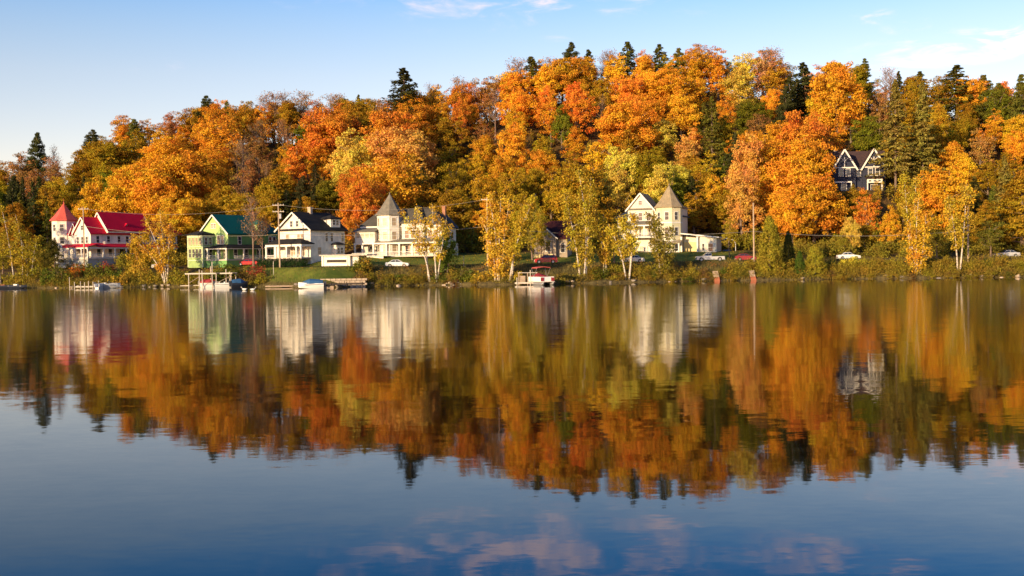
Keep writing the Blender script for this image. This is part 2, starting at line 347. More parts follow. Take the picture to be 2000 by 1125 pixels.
def water_mat():
    m, n, l = newmat('water'); n.clear()
    o = n.new('ShaderNodeOutputMaterial'); p = n.new('ShaderNodeBsdfPrincipled'); l.new(p.outputs[0], o.inputs[0])
    p.inputs['Base Color'].default_value = (.006, .004, .002, 1); p.inputs['Roughness'].default_value = .02; p.inputs['IOR'].default_value = 1.26; p.inputs['Specular IOR Level'].default_value = .5
    t = n.new('ShaderNodeTexCoord')
    g = n.new('ShaderNodeNewGeometry')
    def layer(sx, sy, scale, det, amp_x, amp_y, off=0):
        mp = n.new('ShaderNodeMapping'); mp.inputs['Scale'].default_value = (sx, sy, 1); mp.inputs['Location'].default_value = (off, off, 0); l.new(t.outputs['Object'], mp.inputs[0])
        z = n.new('ShaderNodeTexNoise'); z.inputs['Scale'].default_value = scale; z.inputs['Detail'].default_value = det; z.inputs['Roughness'].default_value = .5; l.new(mp.outputs[0], z.inputs['Vector'])
        s1 = n.new('ShaderNodeVectorMath'); s1.operation = 'SUBTRACT'; l.new(z.outputs['Color'], s1.inputs[0]); s1.inputs[1].default_value = (.5, .5, .5)
        s2 = n.new('ShaderNodeVectorMath'); s2.operation = 'MULTIPLY'; l.new(s1.outputs[0], s2.inputs[0]); s2.inputs[1].default_value = (amp_x, amp_y, 0)
        return s2.outputs[0]
    a = layer(.6, 1.0, .9, 2, .016, .036)
    b = layer(.5, 1.3, 4.5, 2, .016, .034, 7)
    c = layer(.6, 1, .05, 2, .0, .0015, 3)
    def add(x, y):
        v = n.new('ShaderNodeVectorMath'); v.operation = 'ADD'
        for i, q in enumerate((x, y)):
            if isinstance(q, tuple): v.inputs[i].default_value = q
            else: l.new(q, v.inputs[i])
        return v.outputs[0]
    ab = add(a, b)
    # calm water under the bank, catspaws further out
    sp = n.new('ShaderNodeSeparateXYZ'); l.new(g.outputs['Position'], sp.inputs[0])
    pn = n.new('ShaderNodeTexNoise'); pn.inputs['Scale'].default_value = .03; pn.inputs['Detail'].default_value = 3
    mp = n.new('ShaderNodeMapping'); mp.inputs['Scale'].default_value = (.5, 1.6, 1); l.new(t.outputs['Object'], mp.inputs[0]); l.new(mp.outputs[0], pn.inputs['Vector'])
    mr1 = n.new('ShaderNodeMapRange'); mr1.inputs[1].default_value = .38; mr1.inputs[2].default_value = .62; mr1.inputs[3].default_value = .55; mr1.inputs[4].default_value = 1.3; l.new(pn.outputs[0], mr1.inputs[0])
    # distance from the shoreline: y minus a line through it
    ma = n.new('ShaderNodeMath'); ma.operation = 'MULTIPLY_ADD'; l.new(sp.outputs[0], ma.inputs[0]); ma.inputs[1].default_value = 0; ma.inputs[2].default_value = 0
    fc = n.new('ShaderNodeFloatCurve'); cm = fc.mapping.curves[0]
    pts = [((x + 300) / 600, S(x) / 300) for x in (-300, -115, -80, -60, -40, -20, 0, 40, 90, 300)]
    cm.points[0].location = pts[0]; cm.points[-1].location = pts[-1]
    for q in pts[1:-1]: cm.points.new(*q)
    for q in cm.points: q.handle_type = 'VECTOR'
    fc.mapping.update()
    mx = n.new('ShaderNodeMath'); mx.operation = 'MULTIPLY_ADD'; l.new(sp.outputs[0], mx.inputs[0]); mx.inputs[1].default_value = 1 / 600; mx.inputs[2].default_value = .5; l.new(mx.outputs[0], fc.inputs['Value'])
    sy = n.new('ShaderNodeMath'); sy.operation = 'MULTIPLY_ADD'; l.new(fc.outputs[0], sy.inputs[0]); sy.inputs[1].default_value = 300; ng = n.new('ShaderNodeMath'); ng.operation = 'MULTIPLY'; l.new(sp.outputs[1], ng.inputs[0]); ng.inputs[1].default_value = -1; l.new(ng.outputs[0], sy.inputs[2])
    mr2 = n.new('ShaderNodeMapRange'); mr2.inputs[1].default_value = 14; mr2.inputs[2].default_value = 30; mr2.inputs[3].default_value = .12; mr2.inputs[4].default_value = 1.0; l.new(sy.outputs[0], mr2.inputs[0])
    mr3 = n.new('ShaderNodeMapRange'); mr3.inputs[1].default_value = 20; mr3.inputs[2].default_value = 95; mr3.inputs[3].default_value = .34; mr3.inputs[4].default_value = .85; l.new(sp.outputs[1], mr3.inputs[0])
    m0 = n.new('ShaderNodeMath'); m0.operation = 'MULTIPLY'; l.new(mr1.outputs[0], m0.inputs[0]); l.new(mr3.outputs[0], m0.inputs[1])
    mm = n.new('ShaderNodeMath'); mm.operation = 'MULTIPLY'; l.new(m0.outputs[0], mm.inputs[0]); l.new(mr2.outputs[0], mm.inputs[1])
    # ripples too small to see one by one widen the mirror image
    mr4 = n.new('ShaderNodeMapRange'); mr4.inputs[1].default_value = 30; mr4.inputs[2].default_value = 85; mr4.inputs[3].default_value = .03; mr4.inputs[4].default_value = .092; l.new(sp.outputs[1], mr4.inputs[0])
    mr5 = n.new('ShaderNodeMath'); mr5.operation = 'MULTIPLY'; l.new(mr4.outputs[0], mr5.inputs[0]); l.new(mr2.outputs[0], mr5.inputs[1]); l.new(mr5.outputs[0], p.inputs['Roughness'])
    sc_ = n.new('ShaderNodeVectorMath'); sc_.operation = 'SCALE'; l.new(ab, sc_.inputs[0]); l.new(mm.outputs[0], sc_.inputs['Scale'])
    nn = n.new('ShaderNodeVectorMath'); nn.operation = 'NORMALIZE'; l.new(add(add(sc_.outputs[0], c), (0, 0, 1)), nn.inputs[0])
    l.new(nn.outputs[0], p.inputs['Normal'])
    return m
wv = MB(); wv.add([(-4000, -400, 0), (4000, -400, 0), (4000, 560, 0), (-4000, 560, 0)], [(0, 1, 2, 3)])
tag(wv.build('lake_water', water_mat()), 'dark blue lake mirroring the hillside with fine ripples', 'lake', kind='structure')

# ------------------------------------------------------------------ trees: meshes
def quads_mesh(name, C, N, Sz, rng, asp=.75, tint=None):
    n = len(C); N = N / (np.linalg.norm(N, axis=1, keepdims=True) + 1e-9)
    t = np.cross(N, rng.normal(size=(n, 3))); t /= np.linalg.norm(t, axis=1, keepdims=True) + 1e-9
    b = np.cross(N, t); s = Sz[:, None]
    fold = N * s * .25
    V = np.stack([C + t * s, C + b * s * asp + fold, C - t * s, C - b * s * asp + fold], 1).reshape(-1, 3).astype(np.float32)
    me = bpy.data.meshes.new(name); me.vertices.add(4 * n); me.vertices.foreach_set('co', V.ravel())
    me.loops.add(4 * n); me.loops.foreach_set('vertex_index', np.arange(4 * n, dtype=np.int32))
    me.polygons.add(n); me.polygons.foreach_set('loop_start', np.arange(0, 4 * n, 4, dtype=np.int32)); me.polygons.foreach_set('loop_total', np.full(n, 4, dtype=np.int32))
    me.update(calc_edges=True)
    lv = np.zeros((n, 4, 4), dtype=np.float32); lv[:, :, 3] = 1
    lv[:, :, 0] = rng.uniform(0, 1, (n, 1)) if tint is None else np.clip(tint + rng.normal(0, .22, n), 0, 1)[:, None]
    lv[:, :, 1] = rng.uniform(0, 1, (n, 1))
    a = me.color_attributes.new('lv', 'FLOAT_COLOR', 'CORNER'); a.data.foreach_set('color', lv.ravel())
    me.materials.append(LEAF)
    return me
def sph(rng, n):
    v = rng.normal(size=(n, 3)); return v / np.linalg.norm(v, axis=1, keepdims=True)
def clumps_to_leaves(rng, cen, rc, out, per, ls, flat=.58, jit=.7, upb=.25):
    Cs, Ns, Ss, Tn = [], [], [], []
    for c, r, o in zip(cen, rc, out):
        k = int(per * (r * r) / 1.2) + 12
        d = sph(rng, k); rad = rng.uniform(.25, 1, k) ** .45
        p = c + d * (r * rad)[:, None] * np.array([1.15, 1.15, flat]) + rng.normal(size=(k, 3)) * r * .14
        nn = d * .5 + o * .45 + rng.normal(size=(k, 3)) * jit + np.array([0, 0, upb])
        Cs.append(p); Ns.append(nn); Ss.append(rng.uniform(.65, 1.3, k) * ls); Tn.append(np.full(k, rng.uniform(.1, .9)))
    return np.concatenate(Cs), np.concatenate(Ns), np.concatenate(Ss), np.concatenate(Tn)
def limb(mb, a, b, r0, r1, sag=.0, rng=None, n=5):
    a, b = Vector(a), Vector(b); pts = []
    for i in range(5):
        t = i / 4; p = a.lerp(b, t); p.z += sag * math.sin(math.pi * t)
        if rng is not None and 0 < i < 4: p += Vector(rng.normal(size=3) * (b - a).length * .035)
        pts.append(p)
    mb.tube(pts, [r0 + (r1 - r0) * i / 4 for i in range(5)], n, cap=False)
def maple(seed, H=13, R=4.6, z0=.9, n=75, per=150, ls=.15, spread=1.0, shape='round', density=1.0, rcf=.24):
    rng = np.random.default_rng(seed); cz = (z0 + H) / 2 + .3; hz = (H - z0) / 2
    ph = rng.uniform(0, 6.28, 6); n = int(n * 2.5)
    cen, rc, out = [], [], []
    for i in range(n):
        d = sph(rng, 1)[0]
        if d[2] < -.75: d[2] *= -.5
        th = math.atan2(d[1], d[0])
        lob = 1 + .20 * math.sin(2 * th + ph[0] + 3 * d[2]) + .14 * math.sin(5 * th + ph[1]) + .12 * math.sin(6 * d[2] + ph[2] + th)
        f = (.55 + .45 * rng.uniform() ** .5) if i > n * .22 else rng.uniform(.1, .5)
        w = 1.0
        if shape == 'egg': w = 1.05 - .38 * d[2]
        if shape == 'vase': w = .85 + .28 * d[2]
        p = np.array([d[0] * R * lob * w * f, d[1] * R * lob * w * f, cz + d[2] * hz * (.9 + .1 * lob) * f])
        r = R * rcf * .82 * rng.uniform(.4, 1.35)
        cen.append(p); rc.append(r); out.append(d)
    C, N, Sz, Tn = clumps_to_leaves(rng, cen, rc, out, per * density, ls)
    cm = quads_mesh('crown', C, N, Sz, rng, tint=Tn)
    mb = MB(); top = Vector((rng.normal() * .3, rng.normal() * .3, H * .82))
    mid = Vector((rng.normal() * .25, rng.normal() * .25, H * .4))
    mb.tube([(0, 0, -1), (0, 0, .2), mid * .5, mid, mid.lerp(top, .5), top], [.42, .3, .25, .21, .13, .04], 7, cap=False)
    for k in rng.choice(n, min(n, 26), replace=False):
        c = cen[k]; zb = max(H * .16, min(H * .7, c[2] - np.hypot(c[0], c[1]) * .75)); b0 = Vector((mid.x * zb / mid.z, mid.y * zb / mid.z, zb)) if zb < mid.z else mid.lerp(top, (zb - mid.z) / (top.z - mid.z))
        limb(mb, b0, c, .09, .02, -.2, rng, 4)
    return mb.mesh('trunk', BARK), cm
def twiggy(seed, H=13, R=3.4, leaves=900, narrow=False):
    rng = np.random.default_rng(seed); mb = MB(); tw = MB(); tips = []
    nst = 2 if rng.uniform() < .5 else 1
    for s_ in range(nst):
        lean = rng.normal(size=2) * .8
        top = Vector((lean[0], lean[1], H * rng.uniform(.9, 1)))
        mb.tube([(s_ * .3, 0, -1), top * .35, top * .7, top], [.22, .15, .08, .02], 6, cap=False)
        for k in range(26):
            t = rng.uniform(.3, .96); a = rng.uniform(0, 6.28); L = R * (1.15 - t) * rng.uniform(.8, 1.5) + .6
            b0 = top * t; d = Vector((math.cos(a), math.sin(a), rng.uniform(.7, 1.4))); e = b0 + d.normalized() * L
            limb(mb, b0, e, .055, .012, 0, rng, 4)
            for q in range(9):
                s0 = b0.lerp(e, rng.uniform(.3, 1)); dd = Vector((d.x + rng.normal() * .7, d.y + rng.normal() * .7, d.z + rng.normal() * .4)).normalized(); e2 = s0 + dd * rng.uniform(.5, 1.5)
                tw.tube([s0, s0.lerp(e2, .5) + Vector(rng.normal(size=3) * .05), e2], [.02, .014, .006], 3, cap=False); tips.append(e2)
    tm = mb.mesh('trunk', TWIG); tm2 = tw.mesh('twigs', TWIG)
    idx = rng.integers(0, len(tips), leaves); C = np.array([tips[i] for i in idx]) + rng.normal(size=(leaves, 3)) * .28
    cm = quads_mesh('crown', C, rng.normal(size=(leaves, 3)) + [0, 0, .3], rng.uniform(.09, .17, leaves), rng)
    return tm, cm, tm2
def spruce(seed, H=14, R=2.9, n=230, z0=.8, droop=.25, ls=.2, per=30, open_=0):
    rng = np.random.default_rng(seed); mb = MB(); mb.tube([(0, 0, -1), (0, 0, H * .5), (0, 0, H)], [.24, .15, .02], 6, cap=False)
    C, N, Sz = [], [], []
    for i in range(n):
        t = (i + rng.uniform()) / n; z = z0 + (H - z0) * t ** .92; L = (R * (1 - t) ** .85 + .18) * rng.uniform(.62, 1.18) * (1 + .15 * math.sin(i * .7)); a = rng.uniform(0, 6.28)
        if open_ and rng.uniform() < open_: L *= .6
        k = int(per * (.35 + L / R))
        s = rng.uniform(.08, 1, k) ** .7
        dx_, dy_ = math.cos(a), math.sin(a)
        wid = .32 * L * (1 - s * .75)
        side = rng.normal(size=k) * wid * .6
        x = dx_ * s * L - dy_ * side; y = dy_ * s * L + dx_ * side
        zz = z - droop * L * s + .12 * L * s * s * 2 * droop + rng.normal(size=k) * .08 - np.abs(side) * .25
        C.append(np.stack([x, y, zz], 1)); N.append(np.stack([dx_ * .5 + rng.normal(size=k) * .5, dy_ * .5 + rng.normal(size=k) * .5, np.full(k, .75) + rng.normal(size=k) * .35], 1)); Sz.append(rng.uniform(.7, 1.3, k) * ls)
        if i % 3 == 0: mb.tube([(0, 0, z), (dx_ * L * .85, dy_ * L * .85, z - droop * L * .8)], [.035, .008], 3, cap=False)
    return mb.mesh('trunk', BARK), quads_mesh('crown', np.concatenate(C), np.concatenate(N), np.concatenate(Sz), rng, asp=.4)
def pine(seed, H=15, R=4.0, z0=3, ls=.2):
    rng = np.random.default_rng(seed); mb = MB(); mb.tube([(0, 0, -1), (.1, 0, H * .5), (0, .1, H * .97)], [.3, .2, .04], 6, cap=False)
    cen, rc, out = [], [], []
    nt = 15
    for i in range(nt):
        t = i / (nt - 1); z = z0 + (H - z0) * t; nb = 6 if t < .9 else 3
        for k in range(nb):
            a = rng.uniform(0, 6.28); L = R * (1 - t) ** .75 * rng.uniform(.55, 1.15) * 1.05 + .3
            e = np.array([math.cos(a) * L, math.sin(a) * L, z + L * .22])
            limb(mb, (0, 0, z), e, .06, .015, -.1, rng, 4)
            for q in (.55, .8, 1.0):
                c = np.array([0, 0, z]) * (1 - q) + e * q; cen.append(c + rng.normal(size=3) * .12); rc.append(.42 + .34 * L / R * 1.3 * rng.uniform(.7, 1.2)); out.append(np.array([math.cos(a), math.sin(a), .6]))
    C, N, Sz, Tn = clumps_to_leaves(rng, cen, rc, out, 170, ls, flat=.5, jit=.6)
    return mb.mesh('trunk', BARK), quads_mesh('crown', C, N, Sz, rng, asp=.35, tint=Tn)
def cedar(seed, H=11, R=2.4, n=420, ls=.15):
    rng = np.random.default_rng(seed); mb = MB(); mb.tube([(0, 0, -1), (0, 0, H * .9)], [.25, .03], 6, cap=False)
    cen, rc, out = [], [], []
    for i in range(n):
        t = rng.uniform(0, 1) ** 1.15; a = rng.uniform(0, 6.28); r = R * (math.sin(math.pi * (.16 + .84 * t) ** .85) ** .55 if t < .97 else .15) * rng.uniform(.72, 1.05)
        r = R * min(1, (t + .12) * 3.2) ** .5 * (1 - t) ** .62 * rng.uniform(.7, 1.12) * 1.12
        cen.append(np.array([math.cos(a) * r, math.sin(a) * r, .3 + (H - .6) * t])); rc.append(rng.uniform(.22, .5)); out.append(np.array([math.cos(a), math.sin(a), .3]))
    C, N, Sz, Tn = clumps_to_leaves(rng, cen, rc, out, 170, ls, flat=1.5, jit=.5)
    return mb.mesh('trunk', BARK), quads_mesh('crown', C, N, Sz, rng, asp=.5, tint=Tn)
def birch(seed, stems, H=14, n=70, ls=.16, per=70, rc_=.62, low=.28, spread=1.7, mat_=None):
    """stems: list of (base_x, base_y, top_x, top_y, height)"""
    rng = np.random.default_rng(seed); mb = MB(); cen, rc, out = [], [], []
    tw_ = MB()
    for bx, by, tx, ty, h in stems:
        b0 = Vector((bx, by, -.6)); tp = Vector((tx, ty, h)); bend = Vector((rng.normal() * .25, rng.normal() * .2, 0))
        def at(t): return b0.lerp(tp, t) + bend * math.sin(math.pi * t) + Vector((tx - bx, ty - by, 0)) * (.18 * math.sin(math.pi * t) * -1)
        mb.tube([at(i / 8) for i in range(9)], [.17 - .15 * i / 8 for i in range(9)], 6, cap=False)
        for k in range(int(n / len(stems))):
            t = rng.uniform(low, 1.0); a = rng.uniform(0, 6.28); L = spread * (1.15 - t) ** .6 * rng.uniform(.35, 1.15) * min(1, (t - low) * 3 + .35)
            p0 = at(t * .96); e = p0 + Vector((math.cos(a) * L, math.sin(a) * L, L * .55))
            if k % 2 == 0: limb(mb, p0, e, .035, .008, 0, rng, 3)
            cen.append(np.array(e)); rc.append(rc_ * rng.uniform(.6, 1.3)); out.append(np.array([math.cos(a), math.sin(a), .2]))
            if k % 3 == 0: cen.append(np.array(p0.lerp(e, .5))); rc.append(rc_ * .6); out.append(np.array([math.cos(a), math.sin(a), .2]))
    C, N, Sz, Tn = clumps_to_leaves(rng, cen, rc, out, per, ls, flat=1.15, jit=.8)
    return mb.mesh('trunk', mat_ or BIRCH), quads_mesh('crown', C, N, Sz, rng, tint=Tn)
def bush(seed, R=1.5, H=2.0, n=26, ls=.11, per=120):
    rng = np.random.default_rng(seed); cen, rc, out = [], [], []
    mb = MB()
    for i in range(n):
        d = sph(rng, 1)[0]; d[2] = abs(d[2]) if rng.uniform() < .8 else d[2] * .3; f = rng.uniform(.45, 1)
        p = np.array([d[0] * R * f, d[1] * R * f, .25 + d[2] * (H - .4) * f]); cen.append(p); rc.append(rng.uniform(.3, .6)); out.append(d)
        if i % 3 == 0: mb.tube([(d[0] * .1, d[1] * .1, -.4), tuple(p * .6), tuple(p)], [.03, .02, .008], 3, cap=False)
    C, N, Sz, Tn = clumps_to_leaves(rng, cen, rc, out, per, ls, flat=.9, jit=.7)
    return mb.mesh('stems', BARK), quads_mesh('foliage', C, N, Sz, rng, tint=Tn)

PROTO = {
 'maple': [maple(1), maple(2, shape='egg', R=4.2), maple(3, shape='vase', R=4.8), maple(4, R=4.0, H=14, shape='egg', n=80), maple(5, R=5.0, H=12.5, n=85), maple(6, R=3.7, H=14, n=65), maple(7, R=4.4, shape='vase', n=60, per=120), maple(8, R=4.3, H=13.5, n=85, rcf=.2), maple(9, R=3.6, H=12, shape='egg', rcf=.3), maple(10, R=5.2, H=13, n=95, rcf=.21, shape='vase')],
 'open': [maple(11, R=3.6, H=14, n=60, per=75, ls=.15, rcf=.24), maple(12, R=3.9, H=13, n=55, per=70, ls=.15, rcf=.25, shape='vase'), maple(13, R=3.2, H=15, n=60, per=80, ls=.15, rcf=.26)],
 'slim': [maple(21, R=2.6, H=15, n=62, per=120, ls=.16, rcf=.34, shape='egg'), maple(22, R=2.3, H=14, n=60, per=110, ls=.16, rcf=.36)],
 'bare': [twiggy(31), twiggy(32, H=14, R=3.0, leaves=500), twiggy(33, R=3.8, leaves=1500)],
 'spruce': [spruce(41), spruce(42, R=2.5, H=15), spruce(43, R=3.4, H=14, droop=.35)],
 'bigspruce': [spruce(44, H=22, R=4.2, n=330, z0=4.2, droop=.30, ls=.25, per=46, open_=.35), spruce(45, H=21, R=4.0, n=330, z0=3.2, droop=.22, ls=.25, per=46, open_=.3)],
 'pine': [pine(51), pine(52, R=4.6, H=14, z0=2.2), pine(53, R=3.3, H=16)],
 'cedar': [cedar(61)],
}
NAT_H = {'maple': [13, 13, 13, 14, 12.5, 14, 13, 13.5, 12, 13], 'open': [14, 13, 15], 'slim': [15, 14], 'bare': [13, 14, 13], 'spruce': [14, 15, 14], 'bigspruce': [22, 21], 'pine': [15, 14, 16], 'cedar': [11]}
NAME = {'maple': 'maple_tree', 'open': 'broadleaf_tree', 'slim': 'broadleaf_tree', 'bare': 'bare_tree', 'spruce': 'spruce_tree', 'bigspruce': 'spruce_tree', 'pine': 'pine_tree', 'cedar': 'cedar_tree'}
CLR = {  # real leaf colours
 'O': (.70, .31, .03), 'R': (.68, .225, .035), 'S': (.70, .35, .085), 'G': (.68, .355, .03), 'Y': (.66, .47, .08), 'V': (.40, .235, .022), 'N': (.20, .20, .02),
 'B': (.38, .18, .06), 'P': (.58, .27, .13), 'E': (.17, .16, .028), 'K': (.085, .09, .03), 'C': (.33, .27, .06)}
CNAME = {'O': 'orange', 'R': 'red-orange', 'S': 'salmon orange', 'G': 'golden', 'Y': 'yellow', 'V': 'olive', 'N': 'green', 'B': 'brownish', 'P': 'pinkish', 'E': 'dark green', 'K': 'blackish green', 'C': 'grey-green'}

auto = []     # (object, phrase, place, px) labelled at the end
def vary(c, rng, a=.12):
    k = 1 + rng.uniform(-a, a) * 1.4; return (min(1, c[0] * k * (1 + rng.uniform(-a, a) * .4)), c[1] * k * (1 + rng.uniform(-a, a)), c[2] * k, 1)
def put_tree(kind, x, y, z, H, color, rng, idx=None, wide=1.0, name=None):
    ps = PROTO[kind]; i = rng.randrange(len(ps)) if idx is None else idx; pr = ps[i]; s = H / NAT_H[kind][i]
    r = empty(name or NAME[kind], (x, y, z), rng.uniform(0, 6.28)); r.scale = (s * wide, s * wide, s)
    link('trunk', pr[0], r); c = link('crown', pr[1], r); c.color = color
    if len(pr) > 2: link('twigs', pr[2], r)
    return r

BL = """40,320 B|80,335 B|20,345 B|20,365 V|45,385 K|68,388 K|28,392 K|8,400 N|112,345 B|130,342 R|90,352 B|105,385 V|150,330 E|150,355 V|150,385 V|185,300 V|205,320 V|240,300 V|190,362 G|182,385 O|215,385 N|200,345 V|
250,250 O|290,245 O|330,236 B|262,310 V|250,358 G|265,385 G|300,325 O|330,300 O|350,275 O|310,370 O|350,330 O|372,350 O|330,400 O|300,405 G|342,232 V|380,240 V|430,240 O|430,270 O|410,290 O|400,330 O|440,310 O|420,370 G|410,207 B|470,220 V|480,260 B|470,300 B|460,350 V|460,392 K|480,370 B|505,212 B|520,232 O|520,270 B|520,322 V|550,308 G|580,288 R|560,332 G|505,345 B|500,390 B|530,380 V|562,380 V|600,385 K|620,395 K|610,300 V|600,258 N|580,230 V|545,205 B|620,212 B|660,208 B|640,250 R|660,240 R|640,290 R|630,312 O|690,280 Y|695,310 Y|690,352 Y|668,335 V|680,228 V|722,210 V|722,265 V|742,228 B|700,245 V|640,400 N|660,420 N|
765,228 R|752,255 S|780,240 O|800,270 O|762,285 O|740,312 G|790,312 G|780,352 G|742,372 G|712,370 R|700,402 R|820,205 G|852,222 G|790,195 V|830,290 O|850,325 G|880,255 V|870,300 V|885,340 V|862,385 V|838,362 K|900,210 R|900,165 B|930,182 O|942,240 O|950,215 B|962,262 B|970,178 G|985,150 O|972,290 G|950,312 G|930,342 G|990,330 O|972,372 G|930,385 G|900,380 V|1000,372 V|1022,300 V|1012,222 O|1000,262 O|1052,180 G|1092,178 G|1050,222 R|1082,222 O|1130,190 R|1130,152 G|1170,128 G|1192,150 G|1222,140 O|1250,112 B|1102,230 N|1100,258 N|1122,292 G|1090,305 G|1132,260 O|1180,170 V|1212,190 R|1232,180 R|1182,250 B|1200,262 O|1170,292 G|1222,282 V|1200,312 V|1210,335 Y|1250,152 O|1280,130 V|1292,160 O|1322,160 O|1350,140 O|1382,130 O|1402,112 P|1375,105 P|1422,150 G|1282,200 O|1322,200 O|1300,222 O|1350,200 O|1392,190 O|1270,242 G|1302,250 Y|1270,272 Y|1342,262 R|1340,300 S|1330,320 S|1240,320 V|1292,345 Y|1270,355 V|1260,300 V|1340,352 N|1362,362 V|1120,345 V|1080,340 G|1050,330 G|1140,370 V|1180,350 V|1020,360 V|1060,380 V|1230,365 V|
1392,240 E|1420,265 V|1400,300 E|1440,285 K|1372,330 V|1380,362 G|1372,402 V|1402,382 G|1350,400 V|1350,430 V|1400,430 G|1442,160 Y|1450,192 G|1460,222 N|1480,180 O|1502,200 O|1490,150 V|1512,120 P|1542,150 V|1530,182 K|1552,192 K|1572,160 K|1452,322 S|1442,362 S|1480,300 O|1522,290 O|1560,262 R|1590,290 O|1550,330 O|1580,362 O|1530,380 O|1560,422 G|1600,400 O|1490,255 B|1500,235 N|1642,150 O|1630,180 O|1660,200 O|1650,240 O|1620,230 G|1600,140 P|1682,180 V|1700,150 V|1702,190 V|1712,240 N|1682,262 N|1742,140 O|1752,170 B|1730,200 B|1770,200 V|1780,300 V|1830,320 V|1832,150 V|1870,160 E|1850,200 V|1872,250 V|1890,292 B|1900,200 G|1930,192 N|1950,182 E|1942,222 N|1972,190 R|1992,200 B|1962,262 G|1950,282 G|1990,282 G|1922,260 O|1942,322 V|1960,352 V|1980,400 E|1992,330 G|1902,330 V|1872,350 G|1842,372 G|1850,332 O|1802,350 Y|1792,382 Y|1772,352 V|1822,352 O|1762,362 R|1650,402 V|1660,442 Y|1640,432 V|1700,452 V|1742,430 G|1720,382 V|1622,320 R|1600,440 V|1640,460 V|1700,440 V|1750,460 V|1820,440 V|1860,440 V|1900,420 E|1450,420 V|1620,400 V|1090,420 V|1140,440 V|1190,430 V|900,430 V|560,430 K|480,430 V|370,440 G|60,430 E|10,440 V|200,410 G"""
BLOBS = []
for t_ in BL.replace('\n', '').split('|'):
    a, c = t_.split(' '); bx, by = a.split(','); BLOBS.append((float(bx), float(by), c))
def look(px, py):
    return min(BLOBS, key=lambda b: (b[0] - px) ** 2 + ((b[1] - py) * 1.2) ** 2)[2]
placed = []
LM = [(-400, -15, 'beyond the left edge'), (-15, 60, 'near left edge of picture'), (60, 150, 'above the red conical turret'), (150, 215, 'above the crimson roofed inn'), (215, 290, 'above the inn\'s right wing'), (290, 365, 'between red and green houses'), (365, 430, 'above the green gable'), (430, 505, 'above the teal roof'),
      (505, 560, 'left of white gabled house'), (560, 640, 'above white gabled house'), (640, 715, 'above white garage'), (715, 780, 'above the grey turret'), (780, 835, 'above the villa\'s main roof'), (835, 900, 'above villa\'s right end'), (900, 960, 'above gap beside villa'), (960, 1030, 'above the golden birch clump'),
      (1030, 1100, 'above the maroon cottage'), (1100, 1170, 'above tall green birch'), (1170, 1235, 'left of cream house gable'), (1235, 1300, 'above cream house gable'), (1300, 1365, 'above tan pointed turret'), (1365, 1430, 'above the carport'), (1430, 1500, 'above the parked maroon car'), (1500, 1565, 'above the columnar cedar'), (1565, 1630, 'left of navy house'), (1630, 1745, 'around navy house'), (1745, 1810, 'right of navy house'), (1810, 1880, 'above leaning white birch'), (1880, 1940, 'above tall right pole'), (1940, 2015, 'near right edge of picture'), (2015, 2500, 'beyond the right edge')]
def place_name(px):
    for a, b, n in LM:
        if a <= px < b: return n
    return LM[-1][2]
def level_name(u):
    return ('at hill foot', 'low on slope', 'on lower slope', 'halfway up slope', 'high on slope', 'just under ridge', 'on the ridge')[min(6, max(0, int((u - 46) / 14.5)))]
KW = {'maple': 'maple', 'open': 'airy maple', 'slim': 'slim broadleaf', 'bare': 'leafless tree', 'spruce': 'spruce', 'bigspruce': 'spruce', 'pine': 'pine', 'cedar': 'cedar'}
def reg(o, phrase, place, px, cat='tree', group=None): auto.append((o, phrase, place, px, cat, group))

